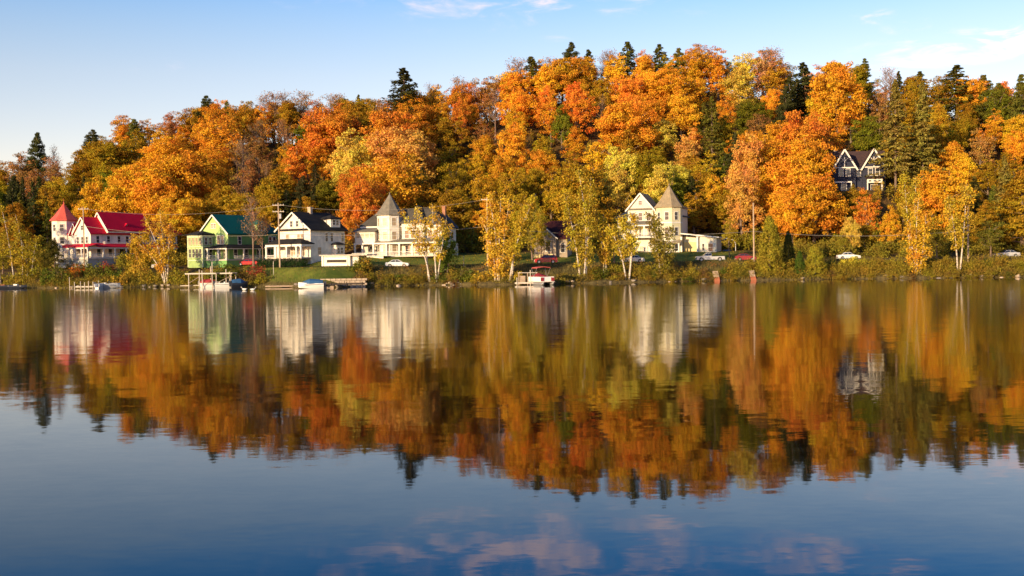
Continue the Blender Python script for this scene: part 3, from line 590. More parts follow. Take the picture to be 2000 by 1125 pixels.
# hand-placed specimens: kind, px, py of the top, u, colour, width factor, mesh index
SPEC = [('pine', 78, 263, 118, 'K', .85, 0), ('pine', 187, 256, 128, 'K', .95, 1), ('pine', 168, 300, 112, 'E', 1.0, 2), ('pine', 410, 189, 141, 'K', .9, 1), ('pine', 450, 201, 144, 'E', .8, 2), ('pine', 268, 236, 130, 'E', 1.0, 0),
 ('spruce', 795, 133, 134, 'K', 2.5, 2), ('spruce', 1042, 110, 139, 'E', 1.9, 0), ('pine', 1120, 86, 141, 'K', .95, 0), ('spruce', 1154, 98, 146, 'E', 1.9, 1), ('spruce', 1230, 81, 141, 'E', 2.0, 2), ('spruce', 1292, 87, 144, 'E', 1.9, 0), ('pine', 1330, 97, 144, 'E', .9, 1),
 ('spruce', 1572, 122, 118, 'K', 1.9, 2), ('spruce', 1545, 150, 110, 'K', 1.4, 1), ('pine', 1692, 117, 142, 'E', .9, 2), ('spruce', 1757, 140, 144, 'E', 1.4, 1), ('spruce', 1798, 140, 140, 'E', 1.9, 0), ('spruce', 1870, 127, 132, 'E', 2.5, 2), ('pine', 1922, 150, 130, 'E', 1.0, 1), ('pine', 1952, 166, 126, 'E', 1.0, 0), ('pine', 1998, 148, 112, 'E', 1.0, 2), ('spruce', 706, 186, 143, 'E', 1.3, 1),
 ('spruce', 28, 352, 62, 'K', .9, 0), ('spruce', 48, 348, 66, 'K', .9, 1), ('spruce', 68, 354, 60, 'K', .9, 2), ('spruce', 150, 318, 98, 'E', 1.3, 0), ('spruce', 168, 345, 82, 'K', 1.2, 1),
 ('spruce', 1393, 188, 84, 'E', 1.3, 0), ('spruce', 1437, 258, 72, 'K', 1.2, 2), ('bigspruce', 1750, 155, 66, 'C', 1.05, 0), ('bigspruce', 1803, 162, 70, 'C', .95, 1), ('bigspruce', 1962, 305, 34, 'C', .95, 1), ('pine', 1998, 340, 22, 'V', 1.35, 1), ('pine', 1925, 395, 26, 'V', 1.1, 0),
 ('maple', 1568, 218, 74, 'R', 1.05, 0), ('maple', 1578, 262, 62, 'O', .85, 2), ('maple', 1545, 312, 52, 'O', 1.0, 4), ('maple', 1590, 338, 42, 'O', 1.1, 0), ('maple', 1548, 372, 38, 'G', .95, 4), ('maple', 1462, 262, 60, 'S', .85, 3), ('maple', 1452, 330, 46, 'S', .8, 5), ('maple', 1500, 262, 68, 'O', .9, 2),
 ('maple', 1636, 124, 108, 'O', 1.1, 0), ('maple', 650, 216, 104, 'R', 1.15, 4), ('maple', 692, 254, 76, 'Y', .95, 3), ('maple', 770, 208, 102, 'R', 1.1, 2), ('maple', 785, 255, 78, 'S', 1.2, 4), ('maple', 770, 300, 58, 'G', 1.2, 0), ('maple', 707, 343, 47, 'R', .8, 3), ('open', 430, 222, 104, 'O', 1.25, 1), ('maple', 900, 194, 116, 'R', .8, 5),
 ('slim', 1338, 268, 78, 'S', 1.2, 0), ('slim', 583, 268, 84, 'R', .9, 1), ('open', 1372, 87, 143, 'P', 1.15, 1), ('open', 1408, 97, 141, 'P', 1, 0), ('open', 1502, 98, 134, 'P', 1.1, 1), ('open', 1598, 128, 128, 'P', 1.0, 0), ('slim', 1447, 128, 118, 'Y', 1.4, 0),
 ('bare', 540, 178, 142, 'B', 1.15, 0), ('bare', 518, 186, 140, 'B', 1.0, 1), ('bare', 590, 182, 143, 'B', 1.1, 2), ('bare', 560, 180, 141, 'B', 1.0, 1), ('bare', 655, 184, 142, 'B', 1.1, 0), ('bare', 668, 188, 144, 'B', 1.0, 2), ('bare', 900, 150, 141, 'B', 1.0, 0), ('bare', 845, 165, 143, 'B', .9, 1), ('bare', 110, 288, 120, 'B', .6, 1), ('bare', 1010, 118, 143, 'B', 1, 2), ('bare', 1080, 112, 142, 'B', 1, 0), ('bare', 1510, 92, 142, 'B', 1.0, 0), ('bare', 1192, 98, 145, 'B', 1, 2),
 ('open', 48, 295, 118, 'B', 1.2, 0), ('open', 955, 150, 135, 'B', 1.0, 1), ('slim', 1765, 352, 52, 'V', 1.1, 0), ('maple', 1820, 322, 46, 'O', .8, 3), ('slim', 1855, 314, 44, 'G', 1.2, 1), ('maple', 1662, 425, 24, 'Y', .7, 0), ('open', 1692, 368, 34, 'R', .75, 0), ('maple', 1690, 440, 30, 'V', 1.1, 1), ('maple', 1740, 405, 30, 'G', .7, 3),
 ('maple', 1100, 208, 104, 'N', .75, 3), ('maple', 330, 265, 96, 'O', 1.2, 0), ('maple', 375, 300, 74, 'O', 1.15, 4), ('maple', 320, 300, 62, 'O', 1.2, 2), ('maple', 190, 345, 56, 'G', .8, 3), ('maple', 205, 282, 100, 'V', 1.3, 4), ('maple', 250, 330, 60, 'G', .9, 0),
 ('spruce', 1352, 345, 58, 'K', 1.5, 0), ('maple', 1372, 330, 62, 'V', .9, 3), ('maple', 1398, 345, 58, 'G', .8, 5), ('spruce', 1335, 360, 62, 'K', 1.5, 2), ('maple', 1415, 372, 52, 'V', .9, 3), ('slim', 1352, 300, 72, 'V', 1.2, 0), ('maple', 530, 372, 56, 'V', .9, 3), ('spruce', 562, 372, 60, 'K', 1.5, 2), ('maple', 600, 385, 58, 'V', 1, 1), ('spruce', 615, 370, 62, 'K', 1.4, 0), ('maple', 480, 380, 58, 'V', 1, 4), ('maple', 895, 370, 54, 'V', 1.0, 3), ('maple', 440, 365, 60, 'V', 1, 0), ('maple', 330, 345, 58, 'O', 1.0, 1),
 ('maple', 1230, 200, 92, 'O', 1.1, 4), ('maple', 1310, 140, 116, 'O', 1.3, 0), ('maple', 1210, 318, 54, 'Y', .75, 5), ('maple', 1285, 325, 52, 'Y', .75, 3), ('slim', 1150, 322, 50, 'V', 1.4, 0), ('maple', 1120, 320, 52, 'V', 1.0, 3),
]
def solve_h(px, py, u):
    x, y = ub(px, u); z = T(x, y); p = P(px, py, y); return x, y, z, p.z - z
rng = random.Random(11)
for kind, px, py, u, c, wd, ix in SPEC:
    x, y, z, H = solve_h(px, py, u)
    if H < 4:
        print('short specimen', kind, px, py, u, round(H, 1)); H = 4
    if H > 19 and kind != 'bigspruce': wd = wd * max(.7, 19 / H)
    z -= .4 if H < 17 else .6
    o = put_tree(kind, x, y, z, H + .5, vary(CLR[c], rng, .06), rng, ix, wd)
    reg(o, CNAME[c] + ' ' + KW[kind] if kind != 'bare' else 'leafless twiggy tree', level_name(u) + ' ' + place_name(px) if u > 44 else 'behind the shore road ' + place_name(px), px, 'tree', 'trees of the autumn hillside')
    placed.append((x, y, 2.2 if kind in ('bare', 'spruce', 'pine') else 5.2 * wd * .8))
SPEC2 = 0
CLEAR = [(1624, 1738, 352, 277), (1560, 1650, 262, 250)]
HOUSE_XY = []   # keep-out discs (x, y, r)
for px, u, r in ((150, 36, 12), (215, 42, 13), (410, 40, 11), (455, 44, 9), (590, 36, 10), (630, 38, 9), (760, 36, 12), (830, 36, 11), (1270, 42, 11), (1330, 38, 12), (1680, 66, 9.5), (1075, 38, 8)):
    x, y = ub(px, u); HOUSE_XY.append((x, y, r))
nrow = 0
rows = [51, 60, 70, 81, 93, 106, 119, 132, 144]
for ri, u0 in enumerate(rows):
    px = -150 + rng.uniform(0, 20); D0 = 205 + u0
    while px < 2160:
        u = u0 + rng.uniform(-3.5, 3.5)
        x, y = ub(px, u); z = T(x, y)
        step = (7.6 + rng.uniform(-1.5, 2.2)) * F_PX / y
        H = 12.8 * rng.uniform(.82, 1.2)
        ptop = proj((x, y, z + H))[1]; lim = np.interp(px, OUT_X, OUT_Y)
        if ri >= 6 and (ptop < lim - 8 or ri >= 7): H = P(px, lim + rng.uniform(-8, 6), y).z - z
        ok = H > 5 and all(math.hypot(x - a, y - b) > r for a, b, r in placed) and all(math.hypot(x - a, y - b) > r + 2 for a, b, r in HOUSE_XY)
        for x0, x1, yt, dm in CLEAR:
            if x0 < px < x1 and y < dm:
                hh = P(px, yt + rng.uniform(4, 25), y).z - z
                if hh < 5: ok = False
                H = min(H, hh)
        if ok:
            cp = proj((x, y, z + H * .62)); c = look(*cp)
            q = rng.random()
            if c in 'OGYRSVN': kind = 'maple' if q < .62 else ('open' if q < .84 else 'slim')
            elif c in 'BP': kind = 'open' if q < .5 else 'bare'
            else: kind = 'spruce' if q < .8 else 'pine'
            wd = rng.uniform(.80, 1.10)
            if kind in ('spruce',): wd *= 1.15
            if kind in ('slim',): wd *= 1.2
            o = put_tree(kind, x, y, z - .5, H + .5, vary(CLR[c], rng, .16), rng, None, wd)
            reg(o, CNAME[c] + ' ' + KW[kind] if kind != 'bare' else 'leafless twiggy tree', level_name(u) + ' ' + place_name(px), px, 'tree', 'trees of the autumn hillside'); nrow += 1
        px += step
print('auto trees', nrow, 'spec', len(SPEC))
# ------------------------------------------------------------------ houses
def win(hb, x, y, z, w_, h_, ang=0, glass=GLASS, frame=TRIM, mull=True, name='window'):
    """window centred at local x,y,z on a wall whose outward normal is at ang (0 = front, 90 = right side)"""
    t = .11; m = MB(); hw, hh = w_ / 2, h_ / 2
    m.box(-hw - t, hw + t, -.07, .02, hh, hh + t * 1.3).box(-hw - t * 1.3, hw + t * 1.3, -.10, .02, -hh - t, -hh)
    m.box(-hw - t, -hw, -.06, .02, -hh, hh).box(hw, hw + t, -.06, .02, -hh, hh)
    if mull: m.box(-hw, hw, -.045, .015, -.03, .03)
    f = m.build(name, frame, hb); f.location = (x, y, z); f.rotation_euler = (0, 0, R_(ang))
    MB().box(-hw, hw, -.015, .01, -hh, hh).build('pane', glass, f)
    return f
def gable_pts(a0, a1, ze, zr): return [(a0, ze), ((a0 + a1) / 2, zr), (a1, ze)]
def wall_gable(m, x0, x1, y0, y1, z0, ze, zr, axis='y'):
    a0, a1 = (x0, x1) if axis == 'y' else (y0, y1); b0, b1 = (y0, y1) if axis == 'y' else (x0, x1)
    return m.prism([(a0, z0), (a1, z0), (a1, ze), ((a0 + a1) / 2, zr), (a0, ze)], b0, b1, axis)
def roof_gable(m, x0, x1, y0, y1, ze, zr, axis='y', ov=.45, th=.2, ovg=.4):
    a0, a1 = (x0, x1) if axis == 'y' else (y0, y1); b0, b1 = (y0 - ovg, y1 + ovg) if axis == 'y' else (x0 - ovg, x1 + ovg)
    c = (a0 + a1) / 2; sl_ = (zr - ze) / (c - a0); d = .015
    for s in (-1, 1):
        e = (a0 - ov) if s < 0 else (a1 + ov); ez = ze - ov * sl_
        m.prism([(e, ez + d), (c, zr + d), (c, zr + th + d), (e, ez + th + d)], b0, b1, axis)
    return m
def rake(hb, x0, x1, y, ze, zr, ov=.45, wd=.28, mat_=None, lab=None):
    c = (x0 + x1) / 2; sl_ = (zr - ze) / (c - x0); m = MB(); dz = .02
    m.beam((x0 - ov, y, ze - ov * sl_ + dz), (c, y, zr + dz), .08, wd).beam((x1 + ov, y, ze - ov * sl_ + dz), (c, y - .004, zr + dz), .08, wd)
    return m.build('rake_board', mat_ or TRIM, hb)
def roof_hip(m, x0, x1, y0, y1, ze, zr, ov=.4, th=.15, inset=None):
    x0 -= ov; x1 += ov; y0 -= ov; y1 += ov
    if inset is None: inset = min(x1 - x0, y1 - y0) / 2
    i = inset; yr0, yr1 = (y0 + i, y1 - i); xr0, xr1 = (x0 + i, x1 - i)
    if xr1 < xr0 + .02: xr0 = (x0 + x1) / 2 - .01; xr1 = xr0 + .02
    if yr1 < yr0 + .02: yr0 = (y0 + y1) / 2 - .01; yr1 = yr0 + .02
    b = [(x0, y0, ze), (x1, y0, ze), (x1, y1, ze), (x0, y1, ze), (x0, y0, ze + th), (x1, y0, ze + th), (x1, y1, ze + th), (x0, y1, ze + th), (xr0, yr0, zr), (xr1, yr0, zr), (xr1, yr1, zr), (xr0, yr1, zr)]
    return m.add(b, [(0, 3, 2, 1), (0, 1, 5, 4), (1, 2, 6, 5), (2, 3, 7, 6), (3, 0, 4, 7), (4, 5, 9, 8), (5, 6, 10, 9), (6, 7, 11, 10), (7, 4, 8, 11), (8, 9, 10, 11)])
def roof_shed(m, x0, x1, y0, y1, zlow, zhigh, side='front', th=.14):
    if side == 'front': p = [(x0, y0, zlow), (x1, y0, zlow), (x1, y1, zhigh), (x0, y1, zhigh)]
    elif side == 'right': p = [(x0, y0, zhigh), (x1, y0, zlow), (x1, y1, zlow), (x0, y1, zhigh)]
    return m.add(p + [(a, b, c + th) for a, b, c in p], [(0, 3, 2, 1), (4, 5, 6, 7), (0, 1, 5, 4), (1, 2, 6, 5), (2, 3, 7, 6), (3, 0, 4, 7)])
def rail(hb, pts, z, h=.85, mat_=None, gap=.28, closed=False):
    m = MB()
    for p, q in zip(pts[:-1], pts[1:]):
        p, q = Vector((*p, z)), Vector((*q, z)); L = (q - p).length; n = max(2, int(L / gap))
        m.beam(p + Vector((0, 0, h)), q + Vector((0, 0, h)), .08); m.beam(p + Vector((0, 0, .1)), q + Vector((0, 0, .1)), .06)
        for i in range(n + 1):
            a = p.lerp(q, i / n); m.box(a.x - .025, a.x + .025, a.y - .025, a.y + .025, z + .1, z + h)
    return m.build('railing', mat_ or TRIM, hb)
def posts(hb, pts, z0, z1, r=.13, mat_=None):
    for x, y in pts:
        m = MB().box(x - r, x + r, y - r, y + r, z0, z1); m.box(x - r * 1.5, x + r * 1.5, y - r * 1.5, y + r * 1.5, z0, z0 + .2).box(x - r * 1.5, x + r * 1.5, y - r * 1.5, y + r * 1.5, z1 - .18, z1)
        m.build('column', mat_ or TRIM, hb)
def turret(hb, cx, cy, r, ze, zr, wallm, roofm, n=8, rot=22.5, over=.35, z0=-1.5, wins=(), glass=GLASS, band=None, fin=1.2):
    ro = R_(rot); m = MB().cyl(cx, cy, z0, ze, r, r, n, ro); wl_ = m.build('turret_wall', wallm, hb, None)
    rf = MB().cyl(cx, cy, ze + .01, ze + .22, r + over, r + over, n, ro); h = zr - ze
    rf.cyl(cx, cy, ze + .22, ze + .22 + (h - .22) * .28, r + over - .02, (r + over) * .66, n, ro).cyl(cx, cy, ze + .22 + (h - .22) * .28, zr, (r + over) * .66, .03, n, ro)
    o = rf.build('turret_roof', roofm, hb)
    if fin: MB().cyl(cx, cy, zr - .3, zr + fin, .07, .02, 6).cyl(cx, cy, zr, zr + .25, .16, .12, 8).build('finial', roofm, o)
    if band:
        for zb in band: MB().cyl(cx, cy, zb, zb + .28, r + .05, r + .05, n, ro).build('band', TRIM, hb)
    ap = r * math.cos(math.pi / n)
    for a, z, w_, h_ in wins:      # a: outward angle (0 = front, + to the right)
        dx_, dy_ = math.sin(R_(a)), -math.cos(R_(a)); win(hb, cx + dx_ * ap, cy + dy_ * ap, z, w_, h_, a, glass)
def chimney(par, x, y, z0, z1, s=.45, m_=None):
    m = MB().box(x - s, x + s, y - s * .8, y + s * .8, z0, z1).box(x - s - .08, x + s + .08, y - s * .8 - .08, y + s * .8 + .08, z1 - .25, z1 + .02); return m.build('chimney', m_ or BRICK, par)
def house(name, px, py, D, theta, label, group='houses facing the lake'):
    p = P(px, py, D); r = empty(name, p, R_(-theta)); tag(r, label, 'house', group); return r

# --- crimson roofed inn with round tower
h = house('victorian_inn', 178, 507, 250, 35, 'long white inn with crimson metal roof and red cone turret at its corner')
m = MB(); wall_gable(m, -6.2, 0, 0, 14, -2, 6.2, 9.6); m.box(-5.6, -.2, 14, 24, -2, 6.0); m.box(-13.0, -6.2, 1.5, 10, -2, 6.0); m.build('wall', WHITE, h)
m = MB(); roof_gable(m, -6.2, 0, 0, 14, 6.2, 9.6); rf = m.build('roof', RED, h); chimney(rf, -4.6, 9, 8.2, 11, .4)
rake(h, -6.2, 0, -.42, 6.2, 9.6)
m = MB(); wall_gable(m, -6.0, .8, 4, 15.5, 6.1, 6.9, 10.8); m.build('upper_storey', WHITE, h); rake(h, -6.0, .8, 3.58, 6.9, 10.8, .35)
m = MB(); roof_gable(m, -6.0, .8, 4, 15.5, 6.9, 10.8, ov=.35); m.build('upper_roof', RED, h)
m = MB(); roof_hip(m, -5.8, .2, 15.0, 24.5, 6.0, 9.2); m.build('wing_roof', RED, h)
m = MB(); wall_gable(m, -.6, .1, 8.2, 10.8, 6.2, 6.9, 8.3, 'x'); m.build('dormer', WHITE, h)
m = MB(); roof_gable(m, -2.2, .1, 8.2, 10.8, 6.9, 8.3, 'x', ov=.2, th=.12, ovg=.25); m.build('dormer_roof', RED, h)
m = MB(); wall_gable(m, -9.6, -6.4, 1.2, 6, 5.9, 6.0, 8.4); m.build('side_gable', WHITE, h); m = MB(); roof_gable(m, -9.6, -6.4, 1.2, 7, 6.0, 8.4, ov=.3, th=.12); m.build('side_gable_roof', RED, h); rake(h, -9.6, -6.4, .78, 6.0, 8.4, .3, .2)
roof_hip(MB(), -13.0, -6.2, 1.5, 10, 6.0, 7.2).build('low_roof', RED, h)
turret(h, -13.5, 2.2, 2.75, 9.2, 13.4, WHITE, REDCONE, wins=[(a, z, .85, 1.5) for a in (0, -45, 45) for z in (7.6, 4.6)], fin=1.1, over=.5)
for y in (1.8, 4.6, 7.4, 9.6, 11.8, 15.5, 18, 20.5, 22.8): win(h, .02 if y < 14 else -.18, y, 4.6, .75, 1.5, 90)
for y in (2, 5, 8, 11, 15.5, 18, 20.5, 22.5): win(h, .02 if y < 14 else -.18, y, 1.6, .95, 1.6, 90)
for x in (-4.8, -3.1, -1.4): win(h, x, -.02, 4.5, .8, 1.4)
win(h, -3.1, -.02, 7.3, .8, 1.0)
for x in (-4.6, -1.6): win(h, x, -.02, 1.5, 1.2, 1.6, glass=CURT)
MB().box(-9.5, 2.6, -2.6, 0, .1, .4).box(0, 2.6, 0, 21, .1, .4).build('porch_floor', PALEW, h)
m = MB(); roof_shed(m, -9.6, 2.9, -2.9, -.02, 2.75, 3.5); m.build('porch_roof', RED, h, 'crimson porch roof facing the lake'); m = MB(); roof_shed(m, .02, 2.9, -.0, 22, 2.75, 3.6, 'right'); m.build('porch_roof', RED, h)
MB().box(-9.6, 2.75, -2.75, -2.6, 2.45, 2.74).box(2.6, 2.75, -2.6, 21.8, 2.45, 2.74).build('porch_beam', TRIM, h)
posts(h, [(x, -2.5) for x in (-9.4, -7, -4.6, -2.2, .2, 2.5)] + [(2.5, y) for y in (1.5, 4.5, 7.5, 10.5, 13.5, 16.5, 19.5, 21)], .4, 2.45)
rail(h, [(-9.4, -2.5), (2.5, -2.5), (2.5, 21)], .4)
MB().box(-9.4, 2.4, -2.45, -2.3, -1.8, .1).box(2.3, 2.4, -2.3, 20.9, -1.8, .1).build('porch_skirt', PORCH, h)
m = MB(); wall_gable(m, -9.2, -6.6, -3.0, -2.7, 2.75, 2.8, 3.9); m.build('porch_pediment', WHITE, h)
rail(h, [(.05, 3), (1.2, 3), (1.2, 20)], 3.5, .5)

# --- green house
h = house('green_house', 446, 512, 236, 35, 'lime green gabled house with teal metal roof and enclosed corner porch')
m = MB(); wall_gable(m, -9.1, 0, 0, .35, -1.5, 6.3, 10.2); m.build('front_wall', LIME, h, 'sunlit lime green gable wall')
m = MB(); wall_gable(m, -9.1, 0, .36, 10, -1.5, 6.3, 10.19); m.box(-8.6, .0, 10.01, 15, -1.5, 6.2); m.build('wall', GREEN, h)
m = MB(); roof_gable(m, -9.1, 0, 0, 10.2, 6.3, 10.2); rf = m.build('roof', TEAL, h); roof_hip(MB(), -8.6, 0, 9.6, 15, 6.2, 9.2).build('rear_roof', TEAL, h)
rake(h, -9.1, 0, -.42, 6.3, 10.2, wd=.3); chimney(rf, -3.4, 10.4, 8, 11.2, .5)
MB().box(-1.9, .12, 8.2, 10.6, 6.3, 8.2).build('dormer', LIME, h); roof_hip(MB(), -2.2, .2, 8.2, 10.6, 8.2, 9.3, ov=.3).build('dormer_roof', TEAL, h); win(h, .13, 9, 7.4, .55, 1.1, 90); win(h, .13, 9.9, 7.4, .55, 1.1, 90); win(h, -.9, 8.19, 7.4, .6, 1.0, 0)
m = MB().box(-9.3, -4.5, -3.1, -.02, -1.5, 5.9); m.build('enclosed_porch', MIDG, h); roof_hip(MB(), -9.3, -4.5, -3.1, -.1, 5.9, 6.8, ov=.45).build('enclosed_porch_roof', SLATE, h)
MB().box(-9.42, -4.38, -3.22, .0, 3.3, 3.5).box(-9.42, -4.38, -3.22, .0, 5.5, 5.85).box(-9.4, -9.15, -3.2, -2.95, -1, 5.5).box(-4.65, -4.4, -3.2, -2.95, -1, 5.5).box(-9.42, -4.38, -3.2, .0, .4, .6).build('trim_boards', BAYT, h)
for x in (-8.6, -7.45, -6.3, -5.2):
    win(h, x, -3.12, 4.6, .72, 1.55, 0, CURT, BAYT); win(h, x, -3.12, 2.0, .72, 1.8, 0, GLASS, BAYT)
for y in (-2.2, -1): win(h, -4.48, y, 4.6, .7, 1.5, 90); win(h, -4.48, y, 2.0, .7, 1.7, 90)
win(h, -4.95, -.02, 7.9, .55, .95, 0, CURT); win(h, -4.1, -.02, 7.9, .55, .95, 0, CURT)
win(h, -2.9, -.02, 4.8, .9, 1.7, 0, CURT); win(h, -1.7, -.02, 4.8, .9, 1.7, 0, CURT)
for y in (3.2, 12.0, 13.2): win(h, .02, y, 4.7, .8, 1.6, 90)
for y in (2, 5, 8.5, 11.5): win(h, .02, y, 1.9, .9, 1.7, 90)
win(h, -2.9, -.02, 1.9, 1.0, 1.7)
d_ = MB().box(-1.5, -.5, -.06, .0, .6, 2.7).build('door', CREAM, h); MB().box(-.66, -.6, -.12, -.06, 1.6, 1.7).build('handle', METAL, d_)
roof_hip(MB(), -4.4, 2.3, -2.4, 12, 3.0, 3.8, ov=.2, inset=2.2).build('porch_roof', SLATE, h)
MB().box(-4.38, 2.3, -2.4, -2.25, 2.75, 2.99).box(2.15, 2.3, -2.25, 12, 2.75, 2.99).build('porch_beam', TRIM, h)
MB().box(-4.4, 2.3, -2.4, 0, .35, .58).box(.02, 2.3, 0, 12, .35, .58).build('porch_floor', PALEW, h); MB().box(-4.4, 2.2, -2.3, -2.2, -1.6, .35).box(2.1, 2.2, -2.2, 11.9, -1.6, .35).build('porch_skirt', GREEN, h)
posts(h, [(-3.9, -2.25), (-.4, -2.25), (2.1, -2.25), (2.1, 2.5), (2.1, 7), (2.1, 11.8)], .58, 2.75); rail(h, [(-4.3, -2.25), (-.4, -2.25)], .58); rail(h, [(2.1, 0), (2.1, 11.8)], .58)

# --- white gabled house
h = house('gabled_house', 607, 503, 225, 35, 'plain white gabled house with dark roof, front porch and twin attic windows')
m = MB(); wall_gable(m, -9.4, 0, 0, 10.0, -1.5, 5.9, 9.3); m.box(.0, 1.2, 6.2, 8.4, -1.5, 2.6); m.build('wall', WHITE, h)
rf = roof_gable(MB(), -9.4, 0, 0, 10.0, 5.9, 9.3, ov=.6, ovg=.55).build('roof', SLATE, h); rake(h, -9.4, 0, -.57, 5.9, 9.3, .6, .3)
m = MB(); m.prism([(-9.8, 5.62), (.4, 5.62), (-.2, 5.98), (-9.2, 5.98)], -.5, -.02); m.build('pent_eave', SLATE, h)
chimney(rf, -4.6, 4.6, 8.5, 10.6, .42, PALESTONE)
MB().box(-2.6, -.25, 6.2, 9.0, 6.2, 8.0).build('dormer', WHITE, h); roof_hip(MB(), -3.4, -.25, 6.2, 9.0, 8.0, 8.9, ov=.35).build('dormer_roof', SLATE, h); win(h, -.24, 7.1, 7.3, .75, 1.0, 90); win(h, -.24, 8.1, 7.3, .75, 1.0, 90)
MB().box(-8.9, -7.6, 5, 7.4, 6.0, 8.4).build('rear_dormer', WHITE, h)
for x in (-5.4, -3.7): win(h, x, -.02, 7.0, .7, 1.15)
for x in (-6.6, -3.3, -2.4): win(h, x, -.02, 4.1, .85, 1.5, 0, CURT)
for y in (4.6, 6.1, 9.3): win(h, .02, y, 4.2, .7, 1.7, 90)
for y in (6.8, 7.8): win(h, 1.22, y, 1.4, .7, 1.2, 90)
roof_hip(MB(), 0, 1.2, 6.2, 8.4, 2.6, 3.2, ov=.35).build('bay_roof', SLATE, h)
win(h, .02, 2.5, 1.4, 1.0, 1.4, 90, CURT); win(h, .02, 9.3, 1.2, .7, 1.0, 90)
roof_hip(MB(), -9.9, .6, -3.2, .3, 2.75, 3.9, ov=.15, inset=1.9).build('porch_roof', SLATE, h)
MB().box(-9.9, .6, -3.2, -3.0, 2.3, 2.74).box(-9.9, -9.7, -3.0, 0, 2.3, 2.74).box(.4, .6, -3.0, 0, 2.3, 2.74).build('porch_beam', TRIM, h)
MB().box(-9.9, .6, -3.2, -.02, -.15, .1).build('porch_floor', PALEW, h); MB().box(-9.8, .5, -3.1, -3.0, -2, -.15).build('porch_skirt', DARKW, h)
posts(h, [(-9.7, -3.05), (-6.9, -3.05), (-3.7, -3.05), (-.9, -3.05), (.4, -3.05)], .1, 2.3, .17)
MB().box(-7.6, -6.1, -2.95, -2.9, .1, 2.3).build('porch_panel', WHITE, h); rail(h, [(-9.7, -3.05), (.4, -3.05)], .1, .45)
for x in (-5.3, -4.4, -2.9, -2.0): win(h, x, -.02, 1.3, .75, 1.7, 0, CURT)

# --- white garage dug into the lawn
g = empty('garage', P(684, 522, 214), R_(-12)); tag(g, 'low white flat roofed garage dug into the lawn beside the gabled house', 'garage')
MB().box(-5.8, 0, 0, 5, -.6, 2.25).box(-.0, 1.6, .6, 5, -.6, 2.3).build('wall', WHITE, g); MB().box(-6.2, 3.6, -.35, 5.3, 2.26, 2.48).build('roof', PALEW, g)
d_ = MB().box(-4.9, -.6, -.06, 0, .05, 2.0).build('garage_door', WHITE, g); m = MB()
m.box(-4.75, -.75, -.09, -.06, .98, 1.5).build('window_band', DARKW, d_); MB().box(-4.95, -.55, -.12, -.06, .50, .58).box(-4.95, -.55, -.12, -.06, 1.62, 1.70).build('panel_rail', METAL, d_)
MB().box(-5.85, -5.5, -.1, 0, 0, 2.2).build('corner_board', TRIM, g)

# --- grey turret villa
h = house('turreted_villa', 863, 499, 232, 20, 'large white villa with pointed grey octagonal turret and weathered hip roof')
m = MB().box(-18.6, 0, 0, 6.2, -2, 6.5); m.build('wall', CREAMW, h)
MB().box(-.5, .5, 2.0, 6.6, -2, 6.3).build('rear_wing', WHITE, h, 'shaded bluish white rear wing'); roof_gable(MB(), -4.2, .5, 2.2, 6.8, 6.3, 8.7).build('rear_wing_roof', BLUER, h)
MB().box(.5, 1.0, 4.5, 6.5, -2, 2.6).build('side_entry', WHITE, h)
rf = roof_hip(MB(), -18.6, 0, 0, 6.2, 6.5, 10.2, ov=.5, inset=3.55).build('roof', DGREYR, h)
MB().box(-18.9, .3, -.42, -.3, 6.2, 6.5).build('cornice', TRIM, h)
roof_hip(MB(), -8.8, -3.6, -.9, 6, 6.9, 10.8, ov=.3).build('front_hip_roof', DGREYR, h); MB().box(-8.8, -3.6, -.9, 0, -2, 6.9).build('front_bay', CREAMW, h)
chimney(rf, -1.4, 4.8, 7.0, 10.6, .35)
turret(h, -12.0, .1, 2.75, 8.7, 13.4, WHITE, GREYR, wins=[(a, z, .9, 1.6) for a in (0, -45, 45) for z in (7.3, 4.4, 1.6)], glass=CURT, band=(5.7, 8.3), fin=.5, over=.45)
MB().box(-19.2, -14.4, -2.4, 0, 2.9, 5.2).build('balcony_room', WHITE, h); roof_shed(MB(), -19.6, -14.1, -2.8, 0, 5.25, 6.1).build('balcony_room_roof', GREYR, h)
for x in (-18.4, -17.3, -16.2, -15.1): win(h, x, -2.42, 4.5, .85, .95, 0, CURT, mull=False)
roof_shed(MB(), -14.3, 0, -3.0, -.1, 2.9, 3.7).build('porch_roof', GREYR, h); MB().box(-19.2, 0, -3.0, -2.8, 2.6, 2.88).build('porch_beam', TRIM, h)
posts(h, [(x, -2.8) for x in (-19, -17.2, -14.6, -11.5, -8.5, -5.5, -2.8, -.2)], .1, 2.6, .15)
MB().box(-19.2, .2, -3.0, 0, -.15, .1).build('porch_floor', PALEW, h); rail(h, [(-19, -2.8), (-.2, -2.8)], .1)
for x in (-17.8, -16.4, -14.9, -7.4, -5.2, -2.4): win(h, x, -.92 if -8.8 < x < -3.6 else -.02, 1.4, .95, 1.6, 0, GLASS)
d_ = MB().box(-16.9, -16.0, -2.62, -2.5, .1, 2.1).build('door', PALEW, h)
for x, yy in ((-7.6, -.92), (-6.2, -.92), (-4.8, -.92), (-2.6, -.02), (-1.2, -.02), (-9.2, -.02)): win(h, x, yy, 4.6, .95, 1.6, 0, GLASS)
win(h, .02, 1.0, 4.5, .7, 1.5, 90)
win(h, .52, 4.6, 4.4, .9, 1.5, 90)
m = MB(); m.box(-18.0, -10.6, -6.2, -6.05, -1.5, -.05)
m.build('deck_skirt', WHITE, h); MB().box(-18.1, -10.5, -6.3, -3.0, -.05, .08).build('deck', PALEW, h); rail(h, [(-18, -6.1), (-10.6, -6.1)], .08, .6)

